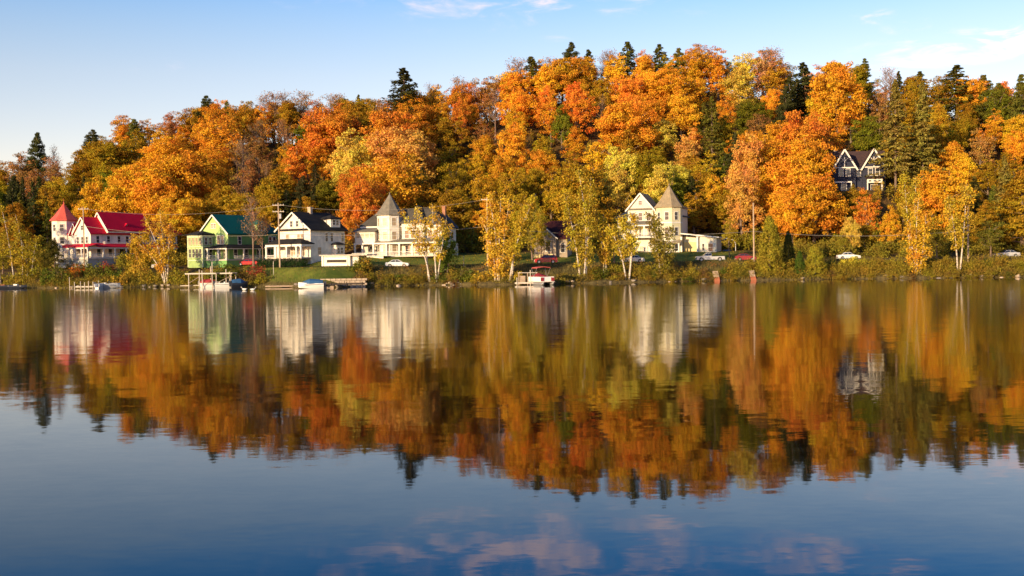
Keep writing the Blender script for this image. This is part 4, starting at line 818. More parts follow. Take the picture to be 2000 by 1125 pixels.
# --- maroon cottage
h = house('maroon_cottage', 1086, 500, 228, 12, 'small taupe cottage with dark maroon roof half hidden behind birches')
m = MB(); wall_gable(m, -4.6, 0, 0, 5.2, -1.5, 3.9, 6.0); m.box(0, 2.2, 1.0, 7.0, -1.5, 3.9); m.build('wall', mat('taupe_paint', (.36, .29, .22), .8, .15, 1, clap=3), h)
roof_gable(MB(), -4.6, 0, 0, 5.2, 3.9, 6.0, ovg=.4).build('gable_roof', MAROON, h); roof_gable(MB(), -3.4, 2.4, .9, 7.2, 3.95, 7.2, 'x').build('roof', MAROON, h); rake(h, -4.6, 0, -.43, 3.9, 6.0, wd=.22)
win(h, -1.6, -.02, 2.0, 1.0, 1.9); MB().box(-4.5, -.4, -1.6, -1.4, -1.0, .4).box(-4.5, -.4, -1.4, -.02, -.1, .05).build('porch_skirt', YELLOWP, h)
win(h, 1.3, .98, 1.6, .8, 1.6)

# --- cream house with tan turret
h = house('cream_house', 1330, 501, 245, 20, 'tall cream house with steep front gable and tan pointed turret')
m = MB(); wall_gable(m, -12.0, -6.2, 0, 8, -2, 10.9, 14.3); m.box(-6.2, 0, .4, 8, -2, 10.8); m.box(-15.5, -12, 4, 9, -2, 8.5); m.build('wall', CREAMW, h)
roof_gable(MB(), -12.0, -6.2, 0, 8, 10.9, 14.3, ov=.5).build('gable_roof', TAUPE, h); rake(h, -12.0, -6.2, -.42, 10.9, 14.3, .5, .3)
m = MB(); m.prism([(-12.3, 10.65), (-5.9, 10.65), (-6.2, 10.98), (-12, 10.98)], -.4, -.02); m.build('pent_eave', GREYR, h)
roof_hip(MB(), -15.6, 0, 2.5, 9, 8.9, 11.2, ov=.3).build('left_roof', BLUER, h); roof_hip(MB(), -6.2, 0, .4, 8, 10.85, 12.6, ov=.3).build('main_roof', TAUPE, h)
turret(h, -2.6, .4, 2.95, 10.9, 16.0, CREAM, TAUPE, wins=[(a, z, .85, 1.7) for a in (0, -45, 45) for z in (9.0, 5.6, 1.8)], band=(7.4, 3.4), fin=.6, over=.4)
for x in (-10.9, -9.1, -7.2): win(h, x, -.02, 9.1, .85, 1.7)
win(h, -9.1, -.02, 12.2, .8, .9)
roof_shed(MB(), -12.4, -5.6, -2.2, -.02, 7.2, 8.0).build('upper_porch_roof', GREYR, h); MB().box(-12.3, -5.7, -2.1, -1.95, 6.9, 7.19).box(-12.3, -5.7, -2.1, -.02, 4.3, 4.5).build('porch_beam', TRIM, h)
posts(h, [(x, -2.0) for x in (-12.1, -9.9, -7.8, -5.8)], 4.5, 6.9, .13); rail(h, [(-12.1, -2), (-5.8, -2)], 4.5)
for x in (-10.6, -8.9, -7.2): win(h, x, -.02, 5.7, .9, 1.7, 0, CURT); win(h, x, -.02, 1.6, .9, 1.7, 0, CURT)
MB().box(-12.6, .4, -3.4, -.02, -.2, .05).build('porch_floor', PALEW, h); MB().box(-12.6, .4, -3.4, -3.25, -2, 1.2).build('porch_wall', WHITE, h)
roof_shed(MB(), -5.4, .6, -3.6, -.02, 2.9, 3.9).build('lower_porch_roof', TAUPE, h)
posts(h, [(x, -3.3) for x in (-12.4, -9.4, -6.4, -3.4, .2)], 1.2, 2.9, .13)
# right-hand single storey wing with lean-to roof and recessed doorway
MB().box(3.9, 8.0, -.6, 6, -2, 3.9).box(.3, 3.9, 1.4, 6, -2, 4.4).build('wing_wall', CREAMW, h)
m = MB(); m.add([(.2, -1.3, 4.95), (8.6, -1.3, 3.95), (8.6, 6.4, 3.95), (.2, 6.4, 4.95), (.2, -1.3, 5.2), (8.6, -1.3, 4.2), (8.6, 6.4, 4.2), (.2, 6.4, 5.2)], [(0, 3, 2, 1), (4, 5, 6, 7), (0, 1, 5, 4), (1, 2, 6, 5), (2, 3, 7, 6), (3, 0, 4, 7)]).build('wing_roof', TRIM, h)
m = MB(); m.prism([(3.9, 3.9), (8.0, 3.9), (8.0, 3.98), (3.9, 4.45)], -.6, 6).build('wing_upper_wall', CREAMW, h)
MB().box(.5, 3.8, 1.3, 1.38, -.4, 3.2).build('door', YELLOWP, h); posts(h, [(.35, -1.1), (3.9, -1.1)], -.4, 4.35, .16)
win(h, 5.1, -.62, 2.0, .45, 1.5); win(h, 6.7, -.62, 1.9, 1.0, 1.7)
MB().box(.2, 8.2, -1.3, -.62, -1.4, -.4).build('wing_step', PALEW, h)

# --- navy house up the slope
h = house('navy_house', 1729, 376, 275, 8, 'dark navy house with two steep white trimmed gables high among the trees', 'houses facing the lake')
m = MB().box(-12.7, 0, .8, 9, -5, 6.5); wall_gable(m, -5.4, 0, 0, 6, -5, 6.4, 10.9); wall_gable(m, -12.5, -7.1, 0, 6, -5, 6.4, 10.9); m.build('wall', NAVY, h)
for x0, x1 in ((-5.4, 0), (-12.5, -7.1)):
    roof_gable(MB(), x0, x1, 0, 6, 6.4, 10.9, ov=.45, ovg=.5).build('gable_roof', BROWNR, h); rake(h, x0, x1, -.52, 6.4, 10.9, .45, .38)
    c = (x0 + x1) / 2
    MB().box(x0 - .1, x1 + .1, -.2, -.02, 6.3, 6.55).box(c - .08, c + .08, -.2, -.02, 6.55, 9.0).beam((c, -.1, 8.0), (c - .9, -.1, 8.9), .12).beam((c, -.12, 8.0), (c + .9, -.12, 8.9), .12).build('gable_truss', TRIM, h)
    for xx in (c - .85, c + .85): win(h, xx, -.02, 5.2, .95, 1.7, frame=TRIM)
m = MB(); roof_gable(m, -14, .6, 2.6, 9.4, 6.6, 10.8, 'x'); rf = m.build('roof', BROWNR, h); chimney(rf, -10.9, 7, 9.5, 11.6, .4, PALESTONE)
win(h, -6.25, .78, 5.1, .85, 1.5)
MB().box(-4.6, -.9, -1.3, -1.15, 2.4, 3.4).box(-4.6, -4.35, -1.35, -1.1, -1, 2.4).box(-1.15, -.9, -1.35, -1.1, -1, 2.4).build('porch_frame', TRIM, h); roof_shed(MB(), -4.9, -.6, -1.6, -.02, 3.42, 4.0).build('porch_roof', BROWNR, h)
for x in (-3.9, -2.75, -1.6): win(h, x, -1.31, 2.9, .6, .35, mull=False, frame=TRIM)
MB().box(-12.5, -8.3, -1.5, -1.3, 2.6, 2.9).box(-8.5, -8.3, -1.5, -1.3, -1, 2.6).build('balcony_beam', TRIM, h); win(h, -10, -.02, 1.6, 1.2, 1.5); win(h, -2.7, -.02, 1.2, 1.6, 1.6)
# --- carport
p = P(1420, 498, 246); c_ = empty('carport', p, R_(-10)); tag(c_, 'arched white tube carport frame over a blue tarpaulined load', 'carport')
for y in (0, 2.2, 4.4):
    MB().tube([(-1.9, y, -.8), (-1.9, y, 2.6), (-1.5, y, 3.3), (0, y, 3.75), (1.5, y, 3.3), (1.9, y, 2.6), (1.9, y, -.8)], .06, 6).build('hoop', TRIM, c_)
MB().tube([(0, 0, 3.78), (0, 4.4, 3.78)], .04, 5).tube([(-1.9, 0, 2.5), (-1.9, 4.4, 2.5)], .04, 5).tube([(1.9, 0, 2.5), (1.9, 4.4, 2.5)], .04, 5).build('purlin', TRIM, c_)
t_ = MB().loft([[(-1.2, y, -.6), (-1.3, y, .7 * k), (-.7, y, 1.15 * k), (.7, y, 1.2 * k), (1.3, y, .7 * k), (1.2, y, -.6)] for y, k in ((.4, .7), (.9, 1), (3.5, 1.05), (4.1, .8))]).build('covered_boat', BLUEC); t_.location = c_.location; t_.rotation_euler = c_.rotation_euler; tag(t_, 'load under a blue tarpaulin inside the carport frame', 'covered boat')

# ------------------------------------------------------------------ cars
def wheel(car, x, y, r=.33):
    w_ = MB(); n = 14
    for a, b in ((-.11, .11),):
        rings = [[(r * k * math.cos(2 * math.pi * i / n), yy, r * k * math.sin(2 * math.pi * i / n)) for i in range(n)] for yy, k in ((a, .82), (a + .03, 1), (b - .03, 1), (b, .82))]
        w_.loft(rings, True)
    o = w_.build('wheel', RUBBER, car); o.location = (x, y, r)
    s = -1 if y < 0 else 1
    k = MB().loft([[(r * .62 * math.cos(2 * math.pi * i / 10), s * yy, r * .62 * math.sin(2 * math.pi * i / 10)) for i in range(10)] for yy in (.08, .125)], True).build('rim', METAL, o)
def car(kind, px, D, z, paint, label, flip=False, rz=0, py=None):
    L, H, Wd = {'sedan': (4.5, 1.42, 1.75), 'suv': (4.5, 1.72, 1.82), 'pickup': (5.6, 1.75, 1.9), 'hatch': (4.1, 1.45, 1.7)}[kind]
    p = P(px, 500, D); r = empty('parked_car' if kind != 'pickup' else 'pickup_truck', (p.x, D, z), rz + (math.pi if flip else 0)); tag(r, label, 'pickup' if kind == 'pickup' else 'car', 'cars parked along the shore road')
    hw = Wd / 2
    if kind == 'pickup': low = [(-2.8, .45), (-2.8, .98), (-2.72, 1.06), (-1.55, 1.12), (.2, 1.16), (.2, 1.02), (.28, 1.02), (2.76, 1.04), (2.8, .5)]; cab = [(-1.5, 1.1), (-.85, 1.7), (-.7, 1.75), (.02, 1.74), (.14, 1.6), (.2, 1.1)]; wx = (-1.85, 1.8); wr = .4
    elif kind == 'suv': low = [(-2.25, .35), (-2.25, .78), (-2.15, .95), (-1.1, 1.08), (2.15, 1.1), (2.25, .9), (2.25, .4)]; cab = [(-1.1, 1.06), (-.5, 1.62), (-.3, 1.7), (1.6, 1.68), (1.85, 1.58), (2.15, 1.06)]; wx = (-1.4, 1.35); wr = .36
    elif kind == 'hatch': low = [(-2.05, .3), (-2.05, .65), (-1.95, .78), (-.9, .95), (1.9, .98), (2.05, .8), (2.05, .35)]; cab = [(-.95, .93), (-.2, 1.38), (0, 1.45), (1.1, 1.42), (1.9, .95)]; wx = (-1.25, 1.25); wr = .31
    else: low = [(-2.25, .3), (-2.25, .62), (-2.15, .74), (-1.0, .9), (1.3, .93), (2.15, .9), (2.25, .7), (2.25, .35)]; cab = [(-1.05, .88), (-.35, 1.34), (-.15, 1.42), (.75, 1.4), (.95, 1.34), (1.65, .9)]; wx = (-1.4, 1.35); wr = .31
    def arch(pts):   # underside with wheel arches
        o = []
        zl = pts[0][1] - .12
        for cx in sorted(wx, reverse=True):
            o += [(cx + wr * 1.15, zl)] + [(cx + wr * 1.15 * math.cos(a), wr + wr * 1.1 * math.sin(a)) for a in [math.pi * k / 6 for k in range(1, 6)]] + [(cx - wr * 1.15, zl)]
        return pts + [(pts[-1][0] - .05, zl)] + o + [(pts[0][0] + .05, zl)]
    m = MB(); poly = arch(low)
    m.prism(poly, -hw, hw, 'y'); b = m.build('body', paint, r, None, .05)
    ins = .18; n = len(cab); c = MB()
    zc0 = cab[0][1]; zt = max(q[1] for q in cab)
    def yy(zq): return hw - .04 - ins * (zq - zc0) / (zt - zc0)
    vs = [(x, -yy(zq), zq) for x, zq in cab] + [(x, yy(zq), zq) for x, zq in cab]
    c.add(vs, [tuple(range(n)), tuple(range(2 * n - 1, n - 1, -1))] + [(i, i + n, (i + 1) % n + n, (i + 1) % n) for i in range(n)])
    c.build('cabin', paint, r, None, .04)
    cx = sum(q[0] for q in cab) / n; cz = zc0 + (zt - zc0) * .45
    for s in (-1, 1):      # side glass
        g_ = [(cx + (x - cx) * .86, s * (yy(cz + (zq - cz) * .72) + .006), cz + .02 + (zq - cz) * .72) for x, zq in cab]
        MB().add(g_ + [(a, b_ - s * .02, c2) for a, b_, c2 in g_], [tuple(range(n)), tuple(range(2 * n - 1, n - 1, -1))] + [(i, i + n, (i + 1) % n + n, (i + 1) % n) for i in range(n)]).build('side_window', GLASS, r)
        MB().box(cx - .03, cx + .03, s * (hw - .1) - .03, s * (hw - .1) + .03, zc0, zt - .1).build('pillar', paint, r)
    a, b2 = Vector((cab[0][0], 0, cab[0][1])), Vector((cab[1][0], 0, cab[1][1]))
    for nm, q0, q1 in (('windscreen', cab[0], cab[1]), ('rear_window', cab[-1], cab[-2])):
        v0, v1 = Vector((q0[0], 0, q0[1])), Vector((q1[0], 0, q1[1])); dd = v1 - v0; nn = Vector((-dd.z, 0, dd.x)).normalized() * (.012 if nm == 'windscreen' else -.012)
        u0, u1 = v0 + dd * .12 + nn, v0 + dd * .9 + nn; wd = hw - .18
        MB().add([(u0.x, -wd, u0.z), (u0.x, wd, u0.z), (u1.x, wd - .12, u1.z), (u1.x, -wd + .12, u1.z), (u0.x + nn.x, -wd, u0.z + nn.z), (u0.x + nn.x, wd, u0.z + nn.z), (u1.x + nn.x, wd - .12, u1.z + nn.z), (u1.x + nn.x, -wd + .12, u1.z + nn.z)], [(0, 1, 2, 3), (7, 6, 5, 4), (0, 4, 5, 1), (1, 5, 6, 2), (2, 6, 7, 3), (3, 7, 4, 0)]).build(nm, GLASS, r)
    for x in wx:
        for y in (-hw + .1, hw - .1): wheel(r, x, y, wr)
    for y in (-hw + .3, hw - .3):
        MB().box(low[0][0] - .03, low[0][0] + .05, y - .15, y + .15, low[1][1] - .2, low[1][1] - .05).build('headlight', TRIM, r)
        MB().box(low[-1][0] - .05, low[-1][0] + .03, y - .12, y + .12, low[-2][1] - .25, low[-2][1] - .08).build('tail_light', REDP, r)
    MB().box(low[0][0] - .08, low[0][0] + .02, -hw + .1, hw - .1, .32, .5).box(low[-1][0] - .02, low[-1][0] + .08, -hw + .1, hw - .1, .35, .52).build('bumper', METAL, r)
    return r
def rz_at(px, u): x, y = ub(px, u); return x, y, T(x, y)
CARS = (
    ('sedan', 318, 14.5, 523, SILVERP, 'silver car on the shore road behind the multi-stemmed white birch', True),
    ('sedan', 484, 20, 516, REDP, 'red car parked beside the green house porch', False),
    ('sedan', 776, 10.5, 524, WHITEP, 'white low car on the road edge below the villa lawn', True),
    ('suv', 1066, 14, 518, REDP, 'bright red utility car parked behind the pontoon boat', False),
    ('sedan', 1236, 13.5, 515, WHITEP, 'white car glimpsed between the V-shaped birch trunks', False),
    ('pickup', 1387, 12, 515, SILVERP, 'silver pickup truck parked below the carport', False),
    ('hatch', 1456, 15, 514, DREDP, 'dark red car half hidden beside the tall wooden pole', True),
    ('sedan', 1657, 14.5, 509, WHITEP, 'white car behind the bright yellow shrub below the navy house', True),
    ('sedan', 1967, 14.5, 503, SILVERP, 'pale grey car glimpsed behind plants at the right edge', False))
for kind, px, u, py, paint, label, flip in CARS:
    x, y = ub(px, u); car(kind, px, y, T(x, y) + (.03 if 11.5 < u < 17.5 else 0), paint, label, flip, rng.uniform(-.05, .05))

# ------------------------------------------------------------------ utility poles and cables
POLES = [(165, 404, 14, .12, 'pale utility pole in front of the crimson roofed inn', 1), (547, 396, 12, -2.2, 'leaning brown utility pole with two crossarms beside white gabled house', 2), (953, 385, 10, 0, 'utility pole rising through the golden birch clump', 1),
         (1473, 396, 7, -1.2, 'tall bare wooden pole left of the columnar cedar', 0), (1891, 377, 7, 0, 'sunlit wooden pole near the right edge', 0)]
tops = []
for px, py, u, lean, lab, arms in POLES:
    x, y = ub(px, u); z = T(x, y); top = P(px, py, y); Hh = top.z - z
    r = empty('utility_pole', (x, y, z - .5), 0); tag(r, lab, 'utility pole', 'utility poles along the shore')
    Hh += .5; lx = lean * Hh / F_PX * 10
    MB().tube([(-lx * .0, 0, 0), (lx * .5, 0, Hh * .5), (lx, 0, Hh)], [.19, .16, .12], 8).build('pole', POLEM, r)
    for k in range(arms):
        zz = Hh - .55 - k * 1.3; a = MB().box(lx - 1.15, lx + 1.15, -.06, .06, zz, zz + .13).build('crossarm', PALEW, r)
        for q in (-1.05, -.45, .45, 1.05): MB().cyl(lx + q, 0, zz + .13, zz + .33, .05, .03, 6).build('insulator', METAL, a)
    if arms == 2: MB().cyl(lx + .42, -.1, Hh - 3.2, Hh - 2.2, .24, .24, 10).build('transformer', METAL, r)
    tops.append(Vector((x, y, z - .5)) + Vector((lx, 0, Hh)))
def cable(a, b, sag, lab, r=.022):
    pts = [a.lerp(b, i / 16) - Vector((0, 0, sag * 4 * (i / 16) * (1 - i / 16))) for i in range(17)]
    o = MB().tube(pts, r, 4).build('power_cable', WIRE); tag(o, lab, 'cable', 'overhead cables along the shore')
cable(tops[0] - Vector((0, 0, .4)), tops[1] - Vector((0, 0, .4)), 1.6, 'upper overhead cable from inn pole to leaning brown pole')
cable(tops[1] - Vector((0, 0, .4)), tops[2] - Vector((0, 0, .4)), 1.6, 'upper overhead cable from leaning pole to pole in golden birch')
cable(tops[1] - Vector((0, 0, 6.2)), tops[2] - Vector((0, 0, 5.6)), .9, 'lower telephone cable across the front of white house and villa', .03)
cable(tops[0] - Vector((0, 0, 4.2)), tops[1] - Vector((0, 0, 6.4)), 1.0, 'lower telephone cable crossing in front of the green house', .03)
cable(tops[2] - Vector((0, 0, 5.8)), tops[3] - Vector((0, 0, 5.6)), 1.2, 'telephone cable between golden birch pole and tall bare pole', .03)
cable(tops[3] - Vector((0, 0, 5.6)), tops[4] - Vector((0, 0, 7.2)), 1.0, 'telephone cable between tall bare pole and right-hand pole', .03)

# ------------------------------------------------------------------ shoreline trees
def put_custom(kind, seed, px, u, stems=None, color='G', name='birch_tree', label='', **k):
    x, y = ub(px, u); z = T(x, y); r = empty(name, (x, y, z)); tag(r, label, 'tree', 'trees along the shore')
    me = birch(seed, stems, **k); link('trunk', me[0], r); c = link('crown', me[1], r)
    c.color = vary(CLR[color] if isinstance(color, str) else color, rng, .04); return r
YG = (.46, .33, .035); OG = (.32, .23, .025); GD = (.66, .39, .045)
# stems are (base_x, base_y, top_x, top_y, height)
put_custom('b', 101, 22, 3, [(-2.5, 0, -5.5, 1, 16), (.2, .5, -2.2, 0, 17.5), (2, 0, .8, .5, 15)], YG, label='olive yellow birches with pale leaning trunks at the left edge', n=130, spread=2.4, low=.22)
put_custom('b', 102, 52, 6, [(0, 0, -2.5, .5, 12), (1, 0, 2.5, 0, 9)], OG, label='dark olive birch beside the left edge birches', n=80, spread=2.0, low=.15)
put_custom('b', 103, 322, 1.0, [(0, 0, -4.2, .4, 14.0), (.3, .2, -1.0, .5, 15.5), (-.2, .3, -6.5, .3, 9.5), (.4, 0, 1.2, 0, 12.5)], (.58, .34, .04), label='multi-stemmed white birch leaning left between inn and green house', n=165, spread=2.3, low=.30, per=55)
put_custom('b', 104, 840, 1.2, [(0, 0, -5.2, .4, 13.5), (-.3, .3, -2.6, .2, 14.2), (1.2, 0, .6, 0, 14.6), (1.2, .2, 3.2, .4, 12.0)], (.58, .40, .045), label='airy yellow birch with forked white trunks in front of the villa', n=112, spread=2.2, low=.40, per=40)
put_custom('b', 105, 868, 5, [(0, 0, .6, 0, 8.2), (.4, 0, 1.5, .2, 6.5)], (.13, .17, .025), name='broadleaf_tree', label='small dense green tree at the villa\'s right end', n=80, spread=1.8, low=.05, mat_=BARK)
put_custom('b', 106, 972, 1.2, [(0, 0, -1.6, .3, 16.5), (.3, 0, .8, .3, 15.5), (-.5, .3, -3.0, 0, 12), (.9, .4, 2.4, 0, 15)], GD, label='golden birch clump around the middle utility pole', n=210, spread=2.1, low=.10, per=55)
put_custom('b', 107, 994, 1.2, [(0, 0, 5.2, .5, 16.0), (.5, .5, 3.6, 1.5, 13)], (.50, .34, .035), label='olive birch leaning right over the pontoon dock', n=120, spread=2.1, low=.28, per=60)
put_custom('b', 108, 1140, 2, [(0, 0, -.8, .3, 20.5), (-.6, .4, -3.4, .5, 16), (.4, .4, 1.6, .6, 19)], (.43, .32, .035), label='tallest slender yellow-green birch standing on open bank', n=210, spread=2.2, low=.16, per=60)
put_custom('b', 109, 1180, 4, [(0, 0, -1.8, .3, 13), (.5, 0, 0, .4, 11.5)], (.56, .37, .04), label='slim golden birch right of the tallest slender birch', n=90, spread=1.6, low=.25, per=55)
put_custom('b', 110, 1226, 1, [(-.3, 0, -3.6, .4, 10.5), (.2, 0, 1.4, .3, 12.5), (.1, .3, -1.4, .6, 12)], (.50, .37, .04), label='yellow-green birch with V-shaped trunks below cream house', n=130, spread=1.9, low=.42, per=55)
put_custom('b', 111, 1296, 2, [(-.5, 0, -2.4, .5, 12.2), (.4, 0, -1.2, .3, 11), (.2, .4, 1.8, .2, 9.5)], (.26, .20, .03), name='broadleaf_tree', label='dark olive tree covering the foot of the tan turret', n=150, spread=2.1, low=.08, per=60)
put_custom('b', 112, 1793, 1.5, [(0, 0, .3, .3, 14.5), (.2, .2, 1.6, 0, 12), (-.2, .2, -1.5, 0, 10)], (.62, .34, .035), label='golden birch with one white trunk right of yellow shrub', n=150, spread=2.0, low=.06, per=60)
put_custom('b', 113, 1874, 1.5, [(0, 0, 1.6, .3, 17), (-.2, .3, -2.2, 0, 15)], (.52, .35, .04), label='thin leaning birch left of the right-hand pole', n=120, spread=2.2, low=.34, per=50)
put_custom('b', 114, 1780, 7, [(0, 0, -1.3, .3, 18), (.5, 0, 1.0, .2, 17)], (.46, .33, .035), label='tall thin pale trunk birch behind the golden birch', n=110, spread=2.0, low=.45, per=50)
put_custom('b', 115, 268, 8, [(0, 0, -.6, .2, 8), (1, .2, 1.8, .5, 9)], (.55, .32, .035), name='broadleaf_tree', label='small golden tree covering the inn\'s right end', n=90, spread=1.9, low=.05, mat_=BARK)
def put_single(kind, px, pytop, u, color, label, ix=0, wide=1.0, name=None):
    x, y, z, H = solve_h(px, pytop, u); r = put_tree(kind, x, y, z - .3, H + .3, vary(color, rng, .04), rng, ix, wide, name); return tag(r, label, 'tree', 'trees along the shore')
put_single('bare', 497, 383, 17, CLR['B'], 'bare grey tree right of the green house', 1, .95)
put_single('bare', 514, 420, 21, CLR['B'], 'smaller bare tree behind the tall bare grey one', 0, .8)
put_single('cedar', 1503, 422, 3, (.32, .25, .03), 'tall columnar cedar standing at the waterline', 0, 1.0)
put_single('cedar', 1592, 478, 2, (.36, .31, .035), 'short bushy yellow-green cedar left of white car', 0, 1.55)
put_single('cedar', 1562, 490, 2, (.10, .15, .025), 'low dark green cedar between the two columnar cedars', 0, 1.0)
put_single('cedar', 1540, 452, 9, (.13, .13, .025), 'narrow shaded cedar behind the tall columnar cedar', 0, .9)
put_single('cedar', 618, 473, 25, (.035, .06, .02), 'dark conical cedar at the white gabled house corner', 0, 1.35)
put_single('open', 1716, 352, 58, (.45, .27, .03), 'airy golden tree covering the right foot of the navy house', 1, .7)
put_single('slim', 1668, 357, 58, (.32, .22, .03), 'slim olive tree covering the left foot of the navy house', 0, .9)
put_single('open', 1200, 425, 12, (.36, .29, .03), 'airy olive tree behind the V-shaped birch', 0, .8)
put_single('open', 1040, 400, 22, (.30, .24, .03), 'airy olive tree left of the maroon cottage roof', 1, .8)
put_single('open', 1056, 412, 15, (.48, .34, .035), 'airy olive tree in front of the maroon cottage\'s left end', 2, .8)
put_single('open', 1425, 430, 22, (.40, .27, .03), 'airy golden tree beside the tall bare pole', 2, .8)
put_single('open', 1830, 430, 12, (.30, .23, .03), 'airy olive tree between golden birch and leaning birch', 0, .9)
put_single('maple', 1645, 455, 22, (.30, .24, .03), 'small olive maple behind the parked white car', 3, .8)
put_single('maple', 105, 468, 12, (.10, .09, .02), 'dark small tree hiding the inn turret foot', 1, .8)
put_single('open', 1935, 430, 9, (.20, .18, .03), 'airy dark olive tree right of the right-hand pole', 1, 1.1)
put_single('open', 5, 470, 8, (.24, .19, .03), 'low olive tree at the extreme left', 1, 1.2)

# ------------------------------------------------------------------ shrubs along the bank
BUSH = [bush(s, R=1.6, H=2.1) for s in (201, 202, 203)] + [bush(204, R=1.5, H=2.8, n=34), bush(205, R=2.2, H=1.8, n=34)]
SHR = """20,528,V 70,512,V 95,516,N 45,520,V 120,518,N 122,532,V 150,505,O 170,503,N 190,506,N 208,505,R 226,510,N 240,520,G 255,503,G 272,508,G 286,522,V 300,530,G 345,515,V 368,520,V 345,535,N 385,530,N 405,522,V 425,518,N 445,508,N 458,512,N 372,540,V 503,513,R 470,528,B 490,532,B 512,528,V
702,496,N 716,500,G 705,528,B 722,528,V 742,532,B 760,530,V 782,530,N 800,528,V 818,530,V 880,532,B 862,525,N 898,518,N 915,524,N 935,520,G 930,538,V 888,540,B 950,535,V 1010,525,G 1158,520,V 1172,515,N 1190,508,V 1206,512,V 1180,530,N 1200,532,V 1245,518,V 1258,508,V 1275,524,N 1268,532,V 1285,530,V 1306,516,V 1320,524,N 1338,524,V 1352,518,V 1312,534,V 1345,536,N 1370,522,B 1418,520,N 1432,516,V 1446,522,N 1425,532,V 1382,530,B
1528,515,V 1560,505,N 1575,515,N 1612,512,V 1625,525,B 1640,528,V 1648,505,Y 1662,492,Y 1672,512,Y 1690,520,G 1708,515,V 1722,512,G 1738,500,V 1755,508,V 1772,514,V 1700,530,V 1745,526,V 1812,518,V 1830,522,B 1848,520,V 1862,522,B 1780,530,B 1815,532,V 1890,510,V 1905,505,N 1922,502,N 1940,508,V 1958,510,V 1976,512,N 1992,506,V 1900,525,V 1935,525,V 1970,526,N 1860,532,V 2015,510,V -20,525,V"""
SC = {'O': (.62, .20, .03), 'R': (.30, .06, .035), 'G': (.50, .30, .04), 'Y': (.62, .52, .05), 'V': (.30, .22, .028), 'N': (.14, .15, .022), 'B': (.22, .12, .04)}
for t_ in SHR.split():
    a, b, c = t_.split(','); px, pt = float(a), float(b)
    u = 1.8 if pt > 514 else (4.5 if pt > 505 else 7)
    x, y, z, H = solve_h(px, pt, u)
    while H < 1.3 and u > .6: u -= .5; x, y, z, H = solve_h(px, pt, u)
    H = max(1.1, min(H, 6)); b_ = BUSH[rng.randrange(5)]
    r = empty('shrub', (x, y, z - .15), rng.uniform(0, 6.28)); s = H / 2.3; sw = max(.8, min(1.35, s)) * rng.uniform(.9, 1.15); r.scale = (sw, sw, s)
    link('stems', b_[0], r); f = link('foliage', b_[1], r); f.color = vary(SC[c], rng, .15)
    reg(r, {'O': 'orange', 'R': 'dark red', 'G': 'golden', 'Y': 'bright yellow', 'V': 'olive', 'N': 'green', 'B': 'brown'}[c] + ' bank shrub', place_name(px).replace('above', 'below'), px, 'shrub', 'shrubs along the bank')
# hedge under the white house porch and red bush by the bare tree
for px, pt, u in ((508, 502, 227), (519, 502, 226), (531, 502, 225), (542, 502, 224.2), (554, 502, 223.4), (566, 502, 222.5), (578, 502, 221.5), (590, 502, 220.5)):
    y = u; x = P(px, 500, y).x; z = T(x, y); H = P(px, pt, y).z - z; b_ = BUSH[4]; r = empty('hedge_shrub', (x, y, z - .1), rng.uniform(0, 6)); r.scale = (.5, .5, max(.6, H / 1.75)); link('stems', b_[0], r); f = link('foliage', b_[1], r); f.color = (.03, .055, .018, 1)
    reg(r, 'dark clipped hedge shrub', 'under white house porch', px, 'shrub', 'hedge below the white house porch')
# understory saplings and brush at the forest foot
for i in range(74):
    px = -30 + i * 28 + rng.uniform(-9, 9); u = rng.uniform(41, 49); x, y = ub(px, u)
    if any(math.hypot(x - a, y - b) < r + .5 for a, b, r in HOUSE_XY): continue
    c = look(px, 425); b_ = BUSH[rng.randrange(5)]; z = T(x, y)
    r = empty('understory_shrub', (x, y, z - .2), rng.uniform(0, 6)); s = rng.uniform(1.5, 2.6); r.scale = (s * 1.1, s * 1.1, s * 1.25); link('stems', b_[0], r); f = link('foliage', b_[1], r)
    f.color = vary(SC.get(c if c in 'VNGB' else rng.choice('VNVG'), SC['V']), rng, .15); reg(r, 'leafy thicket', 'at forest foot ' + place_name(px), px, 'shrub', 'thickets at the foot of the forest')

# ------------------------------------------------------------------ undergrowth nobody could count
def undergrowth(name, label, color, n, fn, seed, hmin, hmax, ls, per=34):
    g_ = random.Random(seed); cen, rc, out = [], [], []
    for i in range(n):
        q = fn(g_)
        if q is None: continue
        px, u = q; x, y = ub(px, u) if False else ((px - 1000) / F_PX * 1.0, 0)
        D = 205 + u
        x = (px - 1000) / F_PX * D; D = S(x) + u; x = (px - 1000) / F_PX * D; D = S(x) + u
        if any(math.hypot(x - a, D - b) < r - 2.5 for a, b, r in HOUSE_XY): continue
        h = g_.uniform(hmin, hmax); z = T(x, D); k = 1 + int(h / .6)
        for j in range(k): cen.append(np.array([x + g_.uniform(-.5, .5), D + g_.uniform(-.4, .4), z + h * (j + .6) / k - .1])); rc.append(g_.uniform(.35, .62) * (1.1 - .4 * j / k) * (1 + (hmax > 2) * .5)); out.append(np.array([0, -.4, .6]))
    C, N, Sz, Tn = clumps_to_leaves(np.random.default_rng(seed), cen, rc, out, per, ls, flat=1.0, jit=.8)
    o = link(name, quads_mesh(name, C, N, Sz, np.random.default_rng(seed), tint=Tn)); o.color = (*color, 1); tag(o, label, 'undergrowth', kind='stuff'); print(name, len(C))
def gap(px): return 505 < px < 700 or 1015 < px < 1085
undergrowth('bank_undergrowth', 'olive and brown undergrowth along the water edge', (.27, .19, .035), 1500, lambda g: (lambda px: None if gap(px) else (px, g.uniform(.1, 3.2)))(g.uniform(-120, 2120)), 5, .4, 1.3, .10, 80)
